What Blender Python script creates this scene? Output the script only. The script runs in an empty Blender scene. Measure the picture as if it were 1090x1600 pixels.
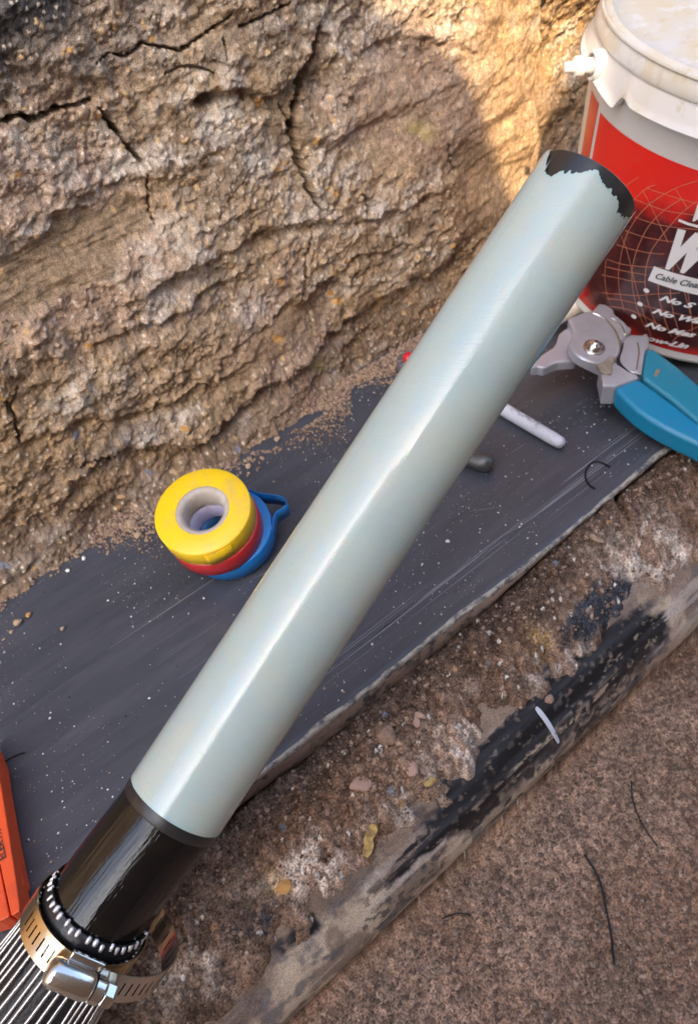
import bpy, bmesh, math, random
import numpy as np
from mathutils import Vector, Matrix

# ------------------------------------------------------------------ camera, sky, sun, exposure
S = bpy.context.scene
COL = S.collection
FPX, CX, CY = 1163.0, 545.0, 800.0            # focal length and centre for a 1090 x 1600 frame
def _ray(px, py): return np.array([px-CX, -(py-CY), -FPX])
_d = _ray(750, 1900); _v = _ray(3090, -960)
_Z = -_d/np.linalg.norm(_d); _X = _v-_v.dot(_Z)*_Z; _X /= np.linalg.norm(_X); _Y = np.cross(_Z, _X)
RM = np.array([_X, _Y, _Z])                   # camera axes -> world
CAM = np.array([0, 0, .455])
cd = bpy.data.cameras.new('camera'); cam = bpy.data.objects.new('camera', cd); COL.objects.link(cam)
M4 = Matrix.Identity(4)
for i in range(3):
    for j in range(3): M4[i][j] = RM[i][j]
    M4[i][3] = CAM[i]
cam.matrix_world = M4
cd.sensor_fit = 'VERTICAL'; cd.sensor_height = 24; cd.lens = FPX/1600*24
cd.clip_start = .02; cd.clip_end = 200
cd.dof.use_dof = True; cd.dof.focus_distance = .40; cd.dof.aperture_fstop = 9.0
S.camera = cam

SUN_DIR = Vector((.46, .57, -.68)).normalized()       # travel direction of the sunlight
W = bpy.data.worlds.new('World'); S.world = W; W.use_nodes = True
nt = W.node_tree; bg = nt.nodes['Background']
sky = nt.nodes.new('ShaderNodeTexSky'); sky.sky_type = 'NISHITA'; sky.sun_disc = False
sky.sun_elevation = math.asin(-SUN_DIR.z); sky.sun_rotation = math.atan2(-SUN_DIR.x, -SUN_DIR.y)
sky.air_density = 1.0; sky.dust_density = 3.5; sky.ozone_density = .6
nt.links.new(sky.outputs[0], bg.inputs[0]); bg.inputs[1].default_value = .15
sd = bpy.data.lights.new('sun', 'SUN'); sd.energy = 2.0; sd.angle = math.radians(.5); sd.color = (1, .80, .55)
sun = bpy.data.objects.new('sun', sd); COL.objects.link(sun)
sun.rotation_euler = SUN_DIR.to_track_quat('-Z', 'Y').to_euler(); sun.location = (0, -2, 3)
S.view_settings.view_transform = 'Standard'; S.view_settings.look = 'None'
S.view_settings.gamma = 1; S.view_settings.use_curve_mapping = False
S.view_settings.exposure = 2.3

# ------------------------------------------------------------------ helpers
random.seed(7); RNG = np.random.default_rng(7)
def P(px, py, z=0.0):
    r = RM@_ray(px, py); t = (z-CAM[2])/r[2]; return CAM+t*r
def D(px, py, dep): return CAM+RM@(_ray(px, py)/FPX*dep)
def pix(x, y, z):
    q = np.stack([x-CAM[0], y-CAM[1], z-CAM[2]], -1)@RM
    return CX+q[..., 0]/-q[..., 2]*FPX, CY-q[..., 1]/-q[..., 2]*FPX
def tag(o, label=None, cat=None, group=None, kind=None):
    if label: o['label'] = label
    if cat: o['category'] = cat
    if group: o['group'] = group
    if kind: o['kind'] = kind
    return o
def empty(name, loc=(0, 0, 0), mat=None):
    o = bpy.data.objects.new(name, None); COL.objects.link(o); o.empty_display_size = .02
    if mat is not None: o.matrix_world = mat
    else: o.location = loc
    return o
def mobj(name, verts, faces, mat, parent=None, smooth=True, keep=False):
    """one mesh object; verts in world space unless parent given with keep=False -> made local to the parent"""
    me = bpy.data.meshes.new(name)
    v = np.asarray(verts, dtype=float)
    if parent is not None and not keep:
        inv = np.array(parent.matrix_basis.inverted() if parent.parent is None else (parent.parent.matrix_basis@parent.matrix_basis).inverted())
        v = v@inv[:3, :3].T+inv[:3, 3]
    me.from_pydata(v.tolist(), [], [tuple(int(i) for i in f) for f in faces]); me.update()
    if smooth: me.shade_smooth()
    if mat: me.materials.append(mat)
    o = bpy.data.objects.new(name, me); COL.objects.link(o)
    if parent is not None: o.parent = parent
    return o
def sharp(o, deg=35):
    me = o.data
    try: me.set_sharp_from_angle(angle=math.radians(deg))
    except Exception: pass
    return o
def bevel(o, w, seg=2):
    m = o.modifiers.new('b', 'BEVEL'); m.width = w; m.segments = seg; m.limit_method = 'ANGLE'; m.angle_limit = math.radians(35)
    return o
def grid_obj(name, V, mat, col=None, parent=None):
    """V: (n,m,3) array -> big quad grid"""
    n, m = V.shape[:2]
    idx = np.arange(n*m).reshape(n, m)
    q = np.stack([idx[:-1, :-1], idx[1:, :-1], idx[1:, 1:], idx[:-1, 1:]], -1).reshape(-1, 4)
    me = bpy.data.meshes.new(name)
    me.vertices.add(n*m); me.vertices.foreach_set('co', V.reshape(-1).astype(np.float32))
    me.loops.add(q.size); me.loops.foreach_set('vertex_index', q.reshape(-1).astype(np.int32))
    me.polygons.add(len(q)); me.polygons.foreach_set('loop_start', np.arange(0, q.size, 4, dtype=np.int32))
    me.polygons.foreach_set('loop_total', np.full(len(q), 4, dtype=np.int32))
    me.update(calc_edges=True); me.validate(); me.shade_smooth()
    if col is not None:
        a = me.color_attributes.new('col', 'FLOAT_COLOR', 'POINT')
        a.data.foreach_set('color', col.reshape(-1).astype(np.float32))
    me.materials.append(mat)
    o = bpy.data.objects.new(name, me); COL.objects.link(o)
    if parent is not None: o.parent = parent
    return o
def frame(axis, hint=(0, 0, 1)):
    a = Vector(axis).normalized(); h = Vector(hint)
    if abs(a.dot(h.normalized())) > .98: h = Vector((0, 1, 0))
    u = h.cross(a).normalized(); v = a.cross(u)
    return np.array(u), np.array(v), np.array(a)
def lathe(p0, axis, prof, n=48, arc=None, hint=(0, 0, 1)):
    """prof: list of (s, r) along axis. returns verts, faces"""
    u, v, a = frame(axis, hint); p0 = np.array(p0, float)
    t = np.linspace(0, 2*np.pi, n, endpoint=False)
    V = []; F = []
    for s, r in prof:
        V.append(p0+a*s+r*(np.cos(t)[:, None]*u+np.sin(t)[:, None]*v))
    V = np.concatenate(V); k = len(prof)
    for i in range(k-1):
        for j in range(n):
            F.append((i*n+j, i*n+(j+1) % n, (i+1)*n+(j+1) % n, (i+1)*n+j))
    if prof[0][1] > 1e-6: F.append(tuple(range(n-1, -1, -1)))
    if prof[-1][1] > 1e-6: F.append(tuple((k-1)*n+j for j in range(n)))
    return V, F
def lathe_open(p0, axis, prof, n=48, hint=(0, 0, 1)):
    V, F = lathe(p0, axis, prof, n, None, hint)
    return V, [f for f in F if len(f) == 4]
def sweep(path, rad, n=10, hint=(0, 0, 1), cap=True):
    path = np.asarray(path, float); k = len(path)
    rad = np.full(k, rad) if np.isscalar(rad) else np.asarray(rad)
    tan = np.gradient(path, axis=0); tan /= np.linalg.norm(tan, axis=1)[:, None]+1e-12
    h = np.array(hint, float); V = []; F = []
    u = np.cross(h, tan[0]); 
    if np.linalg.norm(u) < 1e-4: u = np.cross([0, 1, 0], tan[0])
    u /= np.linalg.norm(u)
    t = np.linspace(0, 2*np.pi, n, endpoint=False)
    for i in range(k):
        u = u-u.dot(tan[i])*tan[i]; u /= np.linalg.norm(u); v = np.cross(tan[i], u)
        V.append(path[i]+rad[i]*(np.cos(t)[:, None]*u+np.sin(t)[:, None]*v))
    V = np.concatenate(V)
    for i in range(k-1):
        for j in range(n): F.append((i*n+j, i*n+(j+1) % n, (i+1)*n+(j+1) % n, (i+1)*n+j))
    if cap: F.append(tuple(range(n-1, -1, -1))); F.append(tuple((k-1)*n+j for j in range(n)))
    return V, F
def prism(poly, z0, z1):
    """poly world xy list, ccw or cw -> extruded solid between z0 and z1 (may be per-vertex lists)"""
    p = np.asarray(poly, float)[:, :2]; n = len(p)
    area = .5*np.sum(p[:, 0]*np.roll(p[:, 1], -1)-np.roll(p[:, 0], -1)*p[:, 1])
    if area < 0: p = p[::-1]
    z0 = np.full(n, z0) if np.isscalar(z0) else np.asarray(z0); z1 = np.full(n, z1) if np.isscalar(z1) else np.asarray(z1)
    V = np.concatenate([np.c_[p, z0], np.c_[p, z1]])
    F = [tuple(range(n-1, -1, -1)), tuple(range(n, 2*n))]+[(i, (i+1) % n, n+(i+1) % n, n+i) for i in range(n)]
    return V, F
def smoothline(pts, k=8):
    """Catmull-Rom through the points"""
    p = np.asarray(pts, float); q = np.concatenate([[2*p[0]-p[1]], p, [2*p[-1]-p[-2]]]); out = []
    for i in range(1, len(q)-2):
        for t in np.linspace(0, 1, k, endpoint=False):
            a, b, c_, d_ = q[i-1], q[i], q[i+1], q[i+2]
            out.append(.5*((2*b)+(c_-a)*t+(2*a-5*b+4*c_-d_)*t*t+(-a+3*b-3*c_+d_)*t**3))
    out.append(p[-1]); return np.array(out)
# numpy noise
def vnoise(x, y, seed=0):
    xi = np.floor(x).astype(np.int64); yi = np.floor(y).astype(np.int64); fx = x-xi; fy = y-yi
    fx = fx*fx*fx*(fx*(fx*6-15)+10); fy = fy*fy*fy*(fy*(fy*6-15)+10)
    def h(a, b):
        n = (a*374761393+b*668265263+seed*1442695041) & 0xffffffff
        n = ((n ^ (n >> 13))*1274126177) & 0xffffffff
        return ((n ^ (n >> 16)) & 0xffff)/65535.0
    return (h(xi, yi)*(1-fx)+h(xi+1, yi)*fx)*(1-fy)+(h(xi, yi+1)*(1-fx)+h(xi+1, yi+1)*fx)*fy
def fbm(x, y, o=5, seed=0, g=.5):
    s = 0; a = 1; t = 0
    for i in range(o):
        s = s+a*vnoise(x*2**i+17.3*i, y*2**i-9.1*i, seed+i); t += a; a *= g
    return s/t
def cells(x, y, seed=0):
    """worley: returns F1, cell random"""
    xi = np.floor(x).astype(np.int64); yi = np.floor(y).astype(np.int64)
    best = np.full(x.shape, 9.0); rid = np.zeros(x.shape)
    def h(a, b, s):
        n = (a*374761393+b*668265263+(seed*7+s)*1442695041) & 0xffffffff
        n = ((n ^ (n >> 13))*1274126177) & 0xffffffff
        return ((n ^ (n >> 16)) & 0xffff)/65535.0
    for i in (-1, 0, 1):
        for j in (-1, 0, 1):
            a = xi+i; b = yi+j
            d = np.hypot(a+h(a, b, 1)-x, b+h(a, b, 2)-y); m = d < best
            best = np.where(m, d, best); rid = np.where(m, h(a, b, 3), rid)
    return best, rid
def sstep(a, b, x):
    t = np.clip((x-a)/(b-a), 0, 1); return t*t*(3-2*t)
def pdist(px, py, pts):
    """distance and signed side to a polyline in pixels, and along parameter"""
    best = np.full(px.shape, 1e9); side = np.zeros(px.shape); par = np.zeros(px.shape); L = 0
    for (x0, y0), (x1, y1) in zip(pts[:-1], pts[1:]):
        dx, dy = x1-x0, y1-y0; l2 = dx*dx+dy*dy; l = math.sqrt(l2)
        t = np.clip(((px-x0)*dx+(py-y0)*dy)/l2, 0, 1)
        d = np.hypot(px-x0-t*dx, py-y0-t*dy); m = d < best
        cr = (dx*(py-y0)-dy*(px-x0))
        best = np.where(m, d, best); side = np.where(m, np.sign(cr), side); par = np.where(m, L+t*l, par); L += l
    return best, side, par/L
def blob(px, py, x, y, rx, ry, ang=0):
    a = math.radians(ang); u = (px-x)*math.cos(a)+(py-y)*math.sin(a); v = -(px-x)*math.sin(a)+(py-y)*math.cos(a)
    return np.exp(-((u/rx)**2+(v/ry)**2))
def mixc(c, d, f): return c*(1-f[..., None])+np.array(d)*f[..., None]

# ------------------------------------------------------------------ materials
def mat(name, col, rough=.5, metal=0, noise=None, bump=None, coat=0, spec=.5, cyl=None, **kw):
    m = bpy.data.materials.new(name); m.use_nodes = True; n = m.node_tree.nodes; l = m.node_tree.links
    b = n['Principled BSDF']; b.inputs['Base Color'].default_value = (*col, 1); b.inputs['Roughness'].default_value = rough
    b.inputs['Metallic'].default_value = metal; b.inputs['Coat Weight'].default_value = coat; b.inputs['Specular IOR Level'].default_value = spec
    for k, v in kw.items(): b.inputs[k.replace('_', ' ')].default_value = v
    tc = n.new('ShaderNodeTexCoord')
    if noise:                                  # list of (scale, colour, lo, hi, stretch)
        prev = None
        for sc, c2, lo, hi, st in noise:
            mp = n.new('ShaderNodeMapping'); mp.inputs['Scale'].default_value = st; l.new(tc.outputs['Object'], mp.inputs[0])
            tx = n.new('ShaderNodeTexNoise'); tx.inputs['Scale'].default_value = sc; tx.inputs['Detail'].default_value = 6; tx.inputs['Roughness'].default_value = .65
            l.new(mp.outputs[0], tx.inputs[0])
            r = n.new('ShaderNodeMapRange'); r.inputs[1].default_value = lo; r.inputs[2].default_value = hi; l.new(tx.outputs[0], r.inputs[0])
            mx = n.new('ShaderNodeMix'); mx.data_type = 'RGBA'; l.new(r.outputs[0], mx.inputs[0])
            if prev is None: mx.inputs[6].default_value = (*col, 1)
            else: l.new(prev, mx.inputs[6])
            mx.inputs[7].default_value = (*c2, 1); prev = mx.outputs[2]
        l.new(prev, b.inputs['Base Color'])
    if cyl:
        at = n.new('ShaderNodeAttribute'); at.attribute_name = 'cyl'; prevn = None
        for sc, stx, sst, dst in cyl:
            mp = n.new('ShaderNodeMapping'); mp.inputs['Scale'].default_value = stx; l.new(at.outputs['Vector'], mp.inputs[0]); tx = n.new('ShaderNodeTexNoise'); tx.inputs['Scale'].default_value = sc; tx.inputs['Detail'].default_value = 4; l.new(mp.outputs[0], tx.inputs[0])
            bp = n.new('ShaderNodeBump'); bp.inputs['Strength'].default_value = sst; bp.inputs['Distance'].default_value = dst; l.new(tx.outputs[0], bp.inputs['Height'])
            if prevn: l.new(prevn, bp.inputs['Normal'])
            prevn = bp.outputs[0]
        l.new(prevn, b.inputs['Normal'])
    if bump:
        sc, st = bump[0], bump[1]; tx = n.new('ShaderNodeTexNoise'); tx.inputs['Scale'].default_value = sc; tx.inputs['Detail'].default_value = 5
        if len(bump) > 2:
            mp = n.new('ShaderNodeMapping'); mp.inputs['Scale'].default_value = bump[2]; l.new(tc.outputs['Object'], mp.inputs[0]); l.new(mp.outputs[0], tx.inputs[0])
        else: l.new(tc.outputs['Object'], tx.inputs[0])
        bp = n.new('ShaderNodeBump'); bp.inputs['Strength'].default_value = st; bp.inputs['Distance'].default_value = .0006
        l.new(tx.outputs[0], bp.inputs['Height']); l.new(bp.outputs[0], b.inputs['Normal'])
    return m
I1 = (1, 1, 1)
def attr_mat(name, rough=.95, fine=900, bstr=.6, glossy=False, lo=.55, hi=1.5):
    """colour from the point colours of the mesh; alpha = dirt (rough) against clean plastic"""
    m = bpy.data.materials.new(name); m.use_nodes = True; n = m.node_tree.nodes; l = m.node_tree.links; b = n['Principled BSDF']
    at = n.new('ShaderNodeAttribute'); at.attribute_name = 'col'
    tc = n.new('ShaderNodeTexCoord'); tx = n.new('ShaderNodeTexNoise'); tx.inputs['Scale'].default_value = fine; tx.inputs['Detail'].default_value = 3
    l.new(tc.outputs['Object'], tx.inputs[0])
    r = n.new('ShaderNodeMapRange'); r.inputs[1].default_value = .3; r.inputs[2].default_value = .7; r.inputs[3].default_value = lo; r.inputs[4].default_value = hi
    l.new(tx.outputs[0], r.inputs[0])
    mx = n.new('ShaderNodeVectorMath'); mx.operation = 'MULTIPLY'; l.new(at.outputs['Color'], mx.inputs[0]); l.new(r.outputs[0], mx.inputs[1])
    l.new(mx.outputs[0], b.inputs['Base Color'])
    bp = n.new('ShaderNodeBump'); bp.inputs['Strength'].default_value = bstr; bp.inputs['Distance'].default_value = .0008
    l.new(tx.outputs[0], bp.inputs['Height']); l.new(bp.outputs[0], b.inputs['Normal'])
    if glossy:
        r2 = n.new('ShaderNodeMapRange'); r2.inputs[3].default_value = .3; r2.inputs[4].default_value = .95; l.new(at.outputs['Alpha'], r2.inputs[0]); l.new(r2.outputs[0], b.inputs['Roughness'])
        m2 = n.new('ShaderNodeMath'); m2.operation = 'MULTIPLY'; m2.inputs[1].default_value = bstr; l.new(at.outputs['Alpha'], m2.inputs[0]); l.new(m2.outputs[0], bp.inputs['Strength'])
    else: b.inputs['Roughness'].default_value = rough
    b.inputs['Specular IOR Level'].default_value = .5 if glossy else .04
    return m
m_wall = attr_mat('trench_earth', fine=1100, bstr=1.0); m_soil = attr_mat('loose_soil', fine=620, bstr=1.0, lo=.40, hi=1.7); m_pipe = attr_mat('muddy_pipe', glossy=True, lo=.7, hi=1.35)
m_far = mat('plain_earth', (.23, .155, .10), .95, noise=[(6, (.32, .24, .16), .4, .7, I1), (60, (.12, .08, .05), .5, .75, I1)], bump=(80, 1))

# ------------------------------------------------------------------ setting: earth wall
YW = .524; LEAN = .06
def wall_surface():
    xs = np.arange(-.14, 1.02, .00095); zs = np.arange(-.045, .47, .00095)
    X, Zz = np.meshgrid(xs, zs, indexing='ij'); Y0 = YW+LEAN*Zz
    px, py = pix(X, Y0, Zz)
    wob = (fbm(px/28, py/28, 4, 3)-.5)*22; wob2 = (fbm(px/24, py/24, 4, 9)-.5)*22
    qx, qy = px+wob, py+wob2
    out = np.zeros_like(X)                                  # + = towards the camera side (-Y)
    out += (fbm(X*5, Zz*7, 3, 1)-.5)*.035
    sx = X*math.cos(.12)+Zz*math.sin(.12); sz = -X*math.sin(.12)+Zz*math.cos(.12)
    out += (fbm(sx*14, sz*26, 5, 21)-.5)*.013                # horizontal strata
    rdg = 1-np.abs(2*fbm(sx*14, sz*42, 4, 33)-1); out += (rdg-.8)*.0035
    # smooth scraped patch
    sp = np.maximum.reduce([blob(qx, qy, 120, 395, 120, 62, -28), blob(qx, qy, 40, 440, 80, 55, -20), blob(qx, qy, 200, 345, 50, 45, -20)])
    sp = sstep(.38, .62, sp)
    sp2 = sstep(.4, .6, blob(qx, qy, 430, 520, 130, 26, -42))*.75
    sp3 = sstep(.35, .75, np.maximum.reduce([blob(qx, qy, 640, 190, 120, 130, 0)*.95, blob(qx, qy, 330, 60, 120, 50, 0)*.8, blob(qx, qy, 800, 200, 100, 220, 0)*1.5]))*.74
    smooth = np.clip(np.maximum.reduce([sp, sp2, sp3]), 0, 1)
    # ledges: (polyline, protrusion above, reach above px, recess below, reach below px)
    led = [([(-10, 395), (50, 357), (110, 330), (150, 302), (190, 287), (270, 277), (330, 262)], .007, 26, .006, 60),
           ([(305, 168), (345, 150), (400, 143), (440, 150), (470, 120), (490, 60), (520, 20)], .011, 50, .016, 34),
           ([(-10, 700), (60, 672), (150, 650), (230, 640), (300, 600), (370, 570), (410, 520)], .009, 40, .009, 34),
           ([(90, 805), (100, 745), (160, 700), (235, 690), (300, 690), (360, 640), (400, 600), (470, 560), (560, 500), (640, 440), (760, 370)], .013, 45, .014, 50),
           ([(200, 470), (260, 430), (330, 400), (420, 360), (470, 350), (540, 345), (620, 330), (700, 290)], .008, 26, .009, 30),
           ([(120, 545), (200, 520), (300, 470), (380, 420), (420, 400)], .007, 22, .008, 26),
           ([(-10, 120), (60, 100), (140, 120), (200, 150), (260, 190), (300, 250)], .005, 30, .005, 30),
           ([(560, 95), (620, 70), (700, 60), (760, 90)], .005, 30, .006, 30),
           ([(480, 250), (560, 200), (650, 170), (720, 130)], .005, 22, .005, 24),
           ([(330, 560), (420, 500), (500, 450), (560, 400), (650, 380)], .007, 18, .008, 22)]
    for pts, a, wa, b, wb in led:
        d, s, t = pdist(qx, qy, pts); s0 = np.where(s > 0, 1, -1)    # + = below the line in the picture
        fade = np.sin(np.clip(t, 0, 1)*np.pi)**.5
        k = sstep(-6, 7, d*s0)
        out += .5*fade*((1-k)*a*np.exp(-(d/wa)**1.3)-k*b*np.exp(-(d/wb)**1.2))
    out -= .03*blob(px, py, 331, 157, 17, 8, -18)
    # clods and grains
    rough = 1-.93*smooth
    jx_ = (fbm(X*130, Zz*130, 3, 55)-.5)*.006; jz_ = (fbm(X*130, Zz*130, 3, 56)-.5)*.006; A_, B_ = X+jx_, Zz+jz_
    c1, r1 = cells(A_*38, B_*38, 1); c2, r2 = cells(A_*105, B_*105, 2); c3, r3 = cells(A_*230, B_*230, 3); c4, r4 = cells(X*420, Zz*420, 4)
    m1 = sstep(.45, .62, fbm(X*16, Zz*22, 3, 50)); m2 = sstep(.38, .6, fbm(X*30, Zz*36, 3, 51)); m3 = .35+.65*sstep(.35, .6, fbm(X*44, Zz*44, 3, 52))
    out += rough*(m1*.0032*(1-c1**2*1.4)*r1+m2*.0026*(1-c2**2*1.4)*(.1+r2)*(r2 > .35)+m3*.0016*(1-c3**2*1.3)*(.2+r3)+.0012*(1-c4)*(.2+r4))
    out += rough*(fbm(X*120, Zz*120, 4, 60)-.5)*.0042+rough*(fbm(X*45, Zz*60, 4, 61)-.5)*.009
    # trowel lines on the smooth patch
    u = (px*.42+py*.91); out += sp*(vnoise(u/3.2, px/180, 70)-.5)*.0010+sp*(fbm(px/60, py/30, 3, 72)-.5)*.006
    # cracks
    cr = [([(-10, 197), (20, 192), (40, 182), (60, 192), (95, 175), (115, 172), (150, 160)], 5.6, .024), ([(163, 172), (180, 195), (195, 208), (207, 228), (220, 243), (235, 262)], 3.4, .03),
          ([(240, 275), (243, 320), (250, 357)], 1.8, .008), ([(508, 45), (502, 72), (500, 92), (490, 112), (484, 132), (474, 165), (466, 195), (465, 212), (469, 245), (478, 270), (484, 298), (497, 325)], 5.6, .042),
          ([(160, 103), (180, 84), (210, 92), (230, 70), (262, 76), (290, 82), (318, 62), (345, 42), (367, 22)], 2.3, .012), ([(380, 42), (400, 33), (420, 24), (455, 6)], 2.4, .012),
          ([(262, 118), (282, 108), (320, 107), (342, 117)], 1.6, .006), ([(447, 162), (455, 185), (462, 205), (468, 222)], 1.8, .01), ([(497, 325), (488, 370), (480, 400), (478, 440), (470, 470)], 1.7, .008),
          ([(22, 598), (12, 625), (18, 652), (26, 684)], 2.4, .012), ([(2, 615), (10, 640)], 2, .008), ([(352, 60), (358, 80), (360, 95)], 1.5, .006), ([(700, 225), (706, 255), (712, 270)], 1.6, .007),
          ([(560, 300), (575, 322), (570, 345)], 1.5, .006), ([(120, 720), (150, 705), (170, 712)], 2, .008)]
    jx = px+(vnoise(px/5, py/5, 80)-.5)*5; jy = py+(vnoise(px/5, py/5, 81)-.5)*5
    for pts, w, dep in cr:
        d, s, t = pdist(jx, jy, pts); ww = w*(.35+.65*np.sin(np.clip(t, .03, .97)*np.pi))*(.6+.8*vnoise(px/14, py/14, 83))
        out -= dep*(1-sstep(ww*.45, ww*1.15+.8, d))
    # gap behind the bucket and the slump at the foot of the wall
    out -= .028*sstep(.625, .645, X+(fbm(X*30, Zz*30, 3, 90)-.5)*.02-.12*(Zz-.15))*(1-sstep(.22, .29, Zz))
    foot = np.clip((.045-Zz)/.06, 0, 1); out += foot**1.5*.028*(.25+1.1*fbm(X*12, Zz*3, 3, 91))
    out *= 1-.0*X
    V = np.stack([X, Y0-out, Zz], -1)
    # colours
    n1 = fbm(X*14, Zz*20, 5, 100); n2 = fbm(X*60, Zz*80, 4, 101)
    c = np.broadcast_to(np.array([.315, .215, .128]), X.shape+(3,)).copy()
    c = mixc(c, (.40, .28, .17), sstep(.45, .7, n1)); c = mixc(c, (.20, .14, .09), sstep(.5, .75, fbm(X*9, Zz*26, 5, 102)))
    c = mixc(c, (.34, .235, .175), .6*sstep(.5, .7, fbm(X*7, Zz*9, 4, 103)))
    c = mixc(c, (.27, .19, .115), .8*sp); c = mixc(c, (.33, .22, .13), .8*sp2); c = mixc(c, (.34, .205, .092), .9*sstep(690, 800, px)*sstep(.5, .0, py/900))  # last mix paints the golden tone of the sun patch into the earth
    pale = np.zeros_like(X)
    for args, k in (((60, 360, 110, 16, -32), 1.1), ((190, 268, 120, 24, -20), .8), ((130, 225, 110, 40, -15), .55), ((560, 50, 80, 45, -30), .8), ((300, 400, 60, 110, 30), .45), ((260, 460, 90, 22, -50), .7),
                    ((570, 330, 60, 24, -20), .8), ((640, 290, 60, 14, -30), .6), ((130, 610, 70, 34, -20), .6), ((235, 670, 80, 16, -25), .7), ((470, 330, 40, 25, 0), .5), ((360, 190, 60, 45, 0), .5), ((400, 250, 60, 30, 0), .5),
                    ((440, 60, 60, 40, 0), .35), ((520, 200, 30, 90, 0), .3), ((70, 540, 60, 20, -15), .3), ((390, 640, 60, 10, -40), .6), ((850, 30, 60, 30, 0), .3)):
        pale = np.maximum(pale, k*blob(qx, qy, *args))
    pn = sstep(.38, .62, .55*n2+.45*fbm(X*150, Zz*150, 3, 110))
    c = mixc(c, (.56, .49, .41), np.clip(pale*(.25+.95*pn), 0, .9)*(1-.8*sp))
    c = mixc(c, (.50, .43, .35), .55*pn*sstep(.52, .68, fbm(X*11, Zz*16, 4, 111))*rough)
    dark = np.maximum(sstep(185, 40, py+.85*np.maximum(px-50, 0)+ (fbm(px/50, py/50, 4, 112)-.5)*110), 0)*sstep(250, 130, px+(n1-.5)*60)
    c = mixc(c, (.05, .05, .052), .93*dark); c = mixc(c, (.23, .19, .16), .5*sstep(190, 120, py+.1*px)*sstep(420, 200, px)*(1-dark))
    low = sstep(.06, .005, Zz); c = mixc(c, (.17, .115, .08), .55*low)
    # grains of other colours
    c = c*(.80+.40*r3)[..., None]*(.93+.14*r2)[..., None]*(.78+.44*r4)[..., None]
    g = (r4 > .93)&(c4 < .40)&(smooth < .5); c[g] = np.array([.58, .49, .38])*(.7+.5*r2[g])[:, None]
    g = (r2 > .992)&(c2 < .30)&(smooth < .5); c[g] = np.array([.48, .26, .09])
    g = (r2 < .006)&(c2 < .3)&(smooth < .5); c[g] = np.array([.22, .22, .24])
    g = (r3 > .97)&(c3 < .4); c[g] = np.array([.5, .33, .16])
    for x, y, r in ((428, 525, 9), (535, 475, 7), (598, 470, 8), (8, 615, 7), (437, 265, 6), (520, 300, 6), (36, 275, 8), (110, 78, 8), (450, 257, 5), (545, 410, 7)):
        d = np.hypot(px-x+(n2-.5)*12, (py-y)*1.2); k = sstep(r, r*.6, d); c = mixc(c, (.62, .34, .11), .85*k); 
    c = mixc(c, (.42, .36, .1), .5*np.maximum(.8*blob(qx, qy, 490, 568, 18, 14, 0), blob(qx, qy, 660, 205, 18, 14, 0)))
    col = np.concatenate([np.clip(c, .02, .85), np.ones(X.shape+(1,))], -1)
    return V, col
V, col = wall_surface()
tag(grid_obj('earth_wall', V, m_wall, col), 'tan crumbly trench wall of packed earth with dark cracks and white crusts', kind='structure')

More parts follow.
